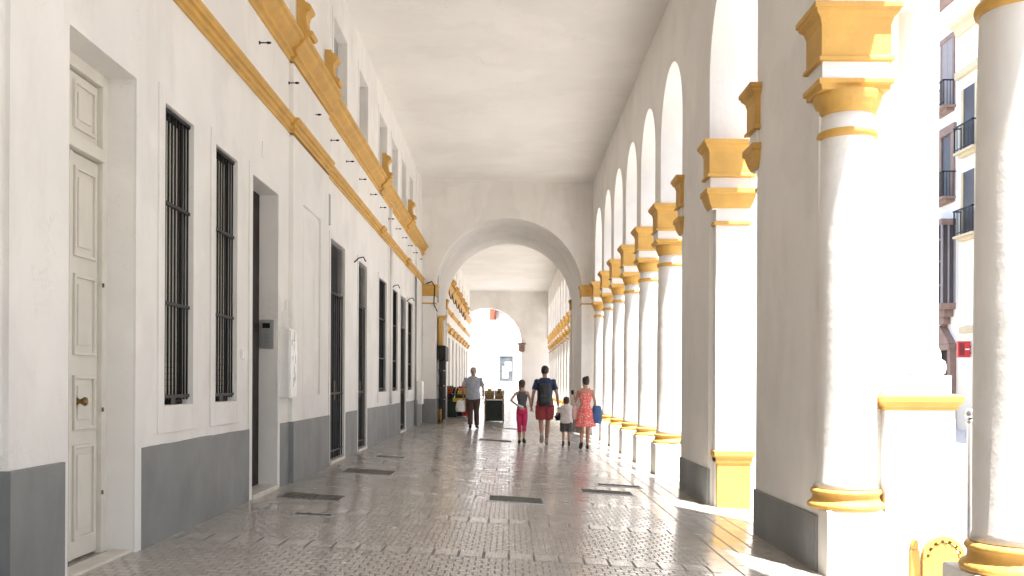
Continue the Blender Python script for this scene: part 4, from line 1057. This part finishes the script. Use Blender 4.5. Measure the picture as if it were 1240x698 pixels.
# man with the backpack
MX, MY, MH = .85, 23.8, 1.90
t, J, _ = person('dark-haired man from behind in a navy t-shirt and red shorts wearing a black backpack', MX, MY, MH,
  dict(skin=K['skin'], w=1.0, hair=(K['hair_dark'], HAIR_SHORT), yaw=.0, limbs=dict(
    legL=((-.048, .03, .275), (-.040, -.115, .125), (-.044, -.075, .040)), legR=((.040, .06, .285), (.026, .085, .045), (.035, .17, .014)),
    armL=((-.150, -.01, .63), (-.165, .03, .485), (0, .1, -1), (1, 0, 0), 1.2), armR=((.155, -.02, .63), (.170, .035, .50), dn, (-1, 0, 0), 1.0))))
top(t, J, K['navy'], MH, 1.03, .60, .49, loose=1.02); legs(t, J, K['redshorts'], MH, 'shorts', .78, 1.12, (.066, .066)); shoes(t, J, K['shoe'], MH, .16)
man = t
def backpack(par_loc, h):
    t = thing('backpack', "black backpack with side pockets on the man's back", 'backpack', par_loc)
    b = MB(); W_ = .165
    ell(b, [(0, -.0, .0, .13, .08), (0, 0, .02, .155, .10), (0, -.01, .18, .165, .115), (0, 0, .38, .155, .10), (0, .01, .50, .125, .075), (0, .02, .55, .07, .045)], 24)
    b.box(-.15, .15, -.02, .07, .03, .47)
    meshed(b, 'bag', K['pack'], t, .008, 4, .005, 10)
    b = MB(); ell(b, [(0, -.10, .04, .10, .03), (0, -.11, .10, .12, .045), (0, -.11, .22, .12, .045), (0, -.10, .27, .10, .03)]); meshed(b, 'pocket', K['pack'], t, .008, 3, .003, 10)
    for s in (-1, 1):
        b = MB(); b.tube([(s*.11, .05, .5), (s*.13, .13, .555), (s*.14, .24, .50), (s*.13, .26, .36), (s*.155, .18, .2), (s*.15, .07, .1)], [(.028, .008)]*6, 8); lpart(b, 'shoulder_strap', K['pack'], t)
    lpart(MB().tube([(-.03, .03, .54), (-.025, .02, .585), (.025, .02, .585), (.03, .03, .54)], .008, 6), 'handle', K['pack'], t)
backpack((MX, MY-.20, fz(MX)+.94), MH)
# girl
GX, GY, GH = .30, 23.75, 1.52
hl = ((MX-.165*MH-.03)-GX)/GH
t, J, _ = person('girl from behind in grey top and pink leggings holding hands with the man', GX, GY, GH,
  dict(skin=K['skin_pale'], w=.92, fem=True, hair=(K['hair_brown'], HAIR_WOMAN), yaw=-.5, head=1.12, bun=[(0, -.055, -.012, (.018, .018, .018)), (0, -.068, -.045, (.016, .014, .038))], limbs=dict(
    legL=((-.040, .045, .28), (-.036, .06, .045), (-.045, .14, .014)), legR=((.038, .02, .28), (.032, -.07, .075), (.040, -.01, .016)),
    armL=((-.175, -.05, .68), (-.045, -.095, .585), (.9, 0, -.35), (0, 1, 0), .4), armR=((.135, .0, .67), (hl, .03, .575), (.2, .1, -1), (-1, 0, 0), 1.1))))
top(t, J, K['greytop'], GH, .92, 0, .51, strap=True); legs(t, J, K['pink'], GH, 'leggings', 1.45, .92, (.052, .044), tight=False, wr=.002); shoes(t, J, K['black'], GH)
b = MB(); b.tube([(-.25, -.10, 1.03), (-.10, -.155, .93), (.03, -.16, .88)], [(.022, .004)]*3, 6); lpart(b, 'wrap', K['white'], t)
# boy
BX, BY, BH = 1.36, 23.7, 1.19
t, J, _ = person('small boy from behind in a white shirt and grey shorts beside the woman', BX, BY, BH,
  dict(skin=K['skin_pale'], w=1.1, child=1, head=1.35, hair=(K['hair_brown'], HAIR_SHORT), yaw=.2, limbs=dict(
    legL=((-.058, .02, .27), (-.060, .0, .05), (-.07, .09, .02)), legR=((.055, .02, .27), (.060, .02, .05), (.07, .11, .02)),
    armL=((-.165, .02, .665), (-.195, .11, .62), (-.1, .8, -.3), (0, 0, -1), .7), armR=((.155, .0, .67), (.175, .06, .60), (.2, .5, -.6), (-1, 0, 0), .6))), R(4))
top(t, J, K['white'], BH, 1.15, .8, .47, loose=1.15, wr=.005); legs(t, J, K['greyshort'], BH, 'shorts', .85, 1.15, (.066, .068)); shoes(t, J, K['black'], BH, .30)
# woman
WX, WY, WH = 1.77, 23.1, 1.68
t, J, _ = person('woman from behind in a coral patterned dress, hair in a bun, holding a phone', WX, WY, WH,
  dict(skin=K['skin'], w=1.02, fem=True, hair=(K['hair_dark'], HAIR_WOMAN), yaw=.55, bun=[(0, -.045, .062, (.026, .026, .024))], limbs=dict(
    legL=((-.045, .02, .275), (-.055, -.09, .09), (-.066, -.035, .020)), legR=((.040, .05, .28), (.030, .06, .045), (.035, .14, .014)),
    armL=((-.135, .06, .655), (-.150, .155, .715), (-.15, .3, .6), (1, 0, 0), .9), armR=((.135, -.02, .65), (.125, .06, .60), (.3, .4, -.6), (-1, 0, 0), 1.0))), R(-4))
b = MB(); N_ = 36; rg = []
for z, rx, ry, fr in [(.315, .150, .118, .10), (.36, .135, .105, .08), (.43, .118, .090, .05), (.50, .104, .078, .02), (.56, .094, .070, 0), (.62, .070, .054, 0), (.66, .076, .057, 0), (.72, .089, .066, 0), (.77, .090, .062, 0), (.80, .078, .05, 0), (.825, .055, .040, 0)]:
    rg.append([((rx*(1+fr*math.sin(i*2*math.pi/N_*7)))*math.cos(2*math.pi*i/N_)*WH, (ry*(1+fr*math.sin(i*2*math.pi/N_*7)))*math.sin(2*math.pi*i/N_)*WH, z*WH) for i in range(N_)])
b.rings(rg, True)
for s in (-1, 1): b.tube([(s*.05*WH, -.05*WH, .79*WH), (s*.055*WH, 0, .842*WH), (s*.05*WH, .05*WH, .78*WH)], .014*WH, 8)
meshed(b, 'dress', K['dress'], t, .007, 2, .005, 11)
shoes(t, J, K['black'], WH)
# carried things
def bag(name, label, cat, loc, w_, d_, h_, m, handle=.16, soft=1, group=None):
    t = thing(name, label, cat, loc)
    b = MB(); ell(b, [(0, 0, 0, w_*.38, d_*.35), (0, 0, h_*.05, w_*.47, d_*.5), (0, 0, h_*.35, w_*.52, d_*.52), (0, 0, h_*.75, w_*.45, d_*.36), (0, 0, h_, w_*.36, d_*.16)], 20)
    meshed(b, 'bag_body', m, t, .009, 2, .012*soft, 9)
    for s in (-1, 1):
        b = MB().tube([(-w_*.2, s*.02, h_*.97), (-w_*.12, s*.015, h_+handle*.7), (0, s*.01, h_+handle), (w_*.12, s*.015, h_+handle*.7), (w_*.2, s*.02, h_*.97)], .007, 6); lpart(b, 'handle', m, t)
    return t
fo = fz(-1.09)
bag('shopping_bag', "white plastic shopping bag hanging from the elderly man's left hand", 'bag', (-1.46, 29.76, fo+.50), .30, .22, .34, K['whitebag'], .03)
bag('shopping_bag', "red shopping bag hanging low beside the elderly man's left leg", 'bag', (-1.27, 29.92, fo+.36), .32, .18, .44, K['redbag'], .05)
bag('camera_bag', "small black bag hanging from the backpack man's right hand", 'bag', (MX+.34, MY+.08, fz(MX)+.58), .17, .12, .20, K['pack'], .06, .4)
bag('tote_bag', "blue canvas tote bag at the woman's right side", 'bag', (WX+.27, WY+.04, fz(WX)+.60), .26, .20, .42, K['bluebag'], .02, .7)
bag('shopping_bag', "pale pink plastic bag between the boy and the woman in the coral dress", 'bag', (WX-.23, WY+.10, fz(WX)+.68), .16, .14, .32, K['pinkbag'], .16)
t = thing('phone', "white phone held up in the woman's left hand", 'phone', (WX-.285, WY+.32, fz(WX)+1.26), R(10)); lpart(MB().box(-.04, .04, -.006, .006, 0, .13), 'phone_body', M['whitemetal'], t, .004)
lpart(MB().box(-.034, .034, -.008, -.0061, .012, .118), 'screen', M['glassdark'], t)
# motor scooters/chairs far: folding chair by the columns of the second stretch is left to the stalls
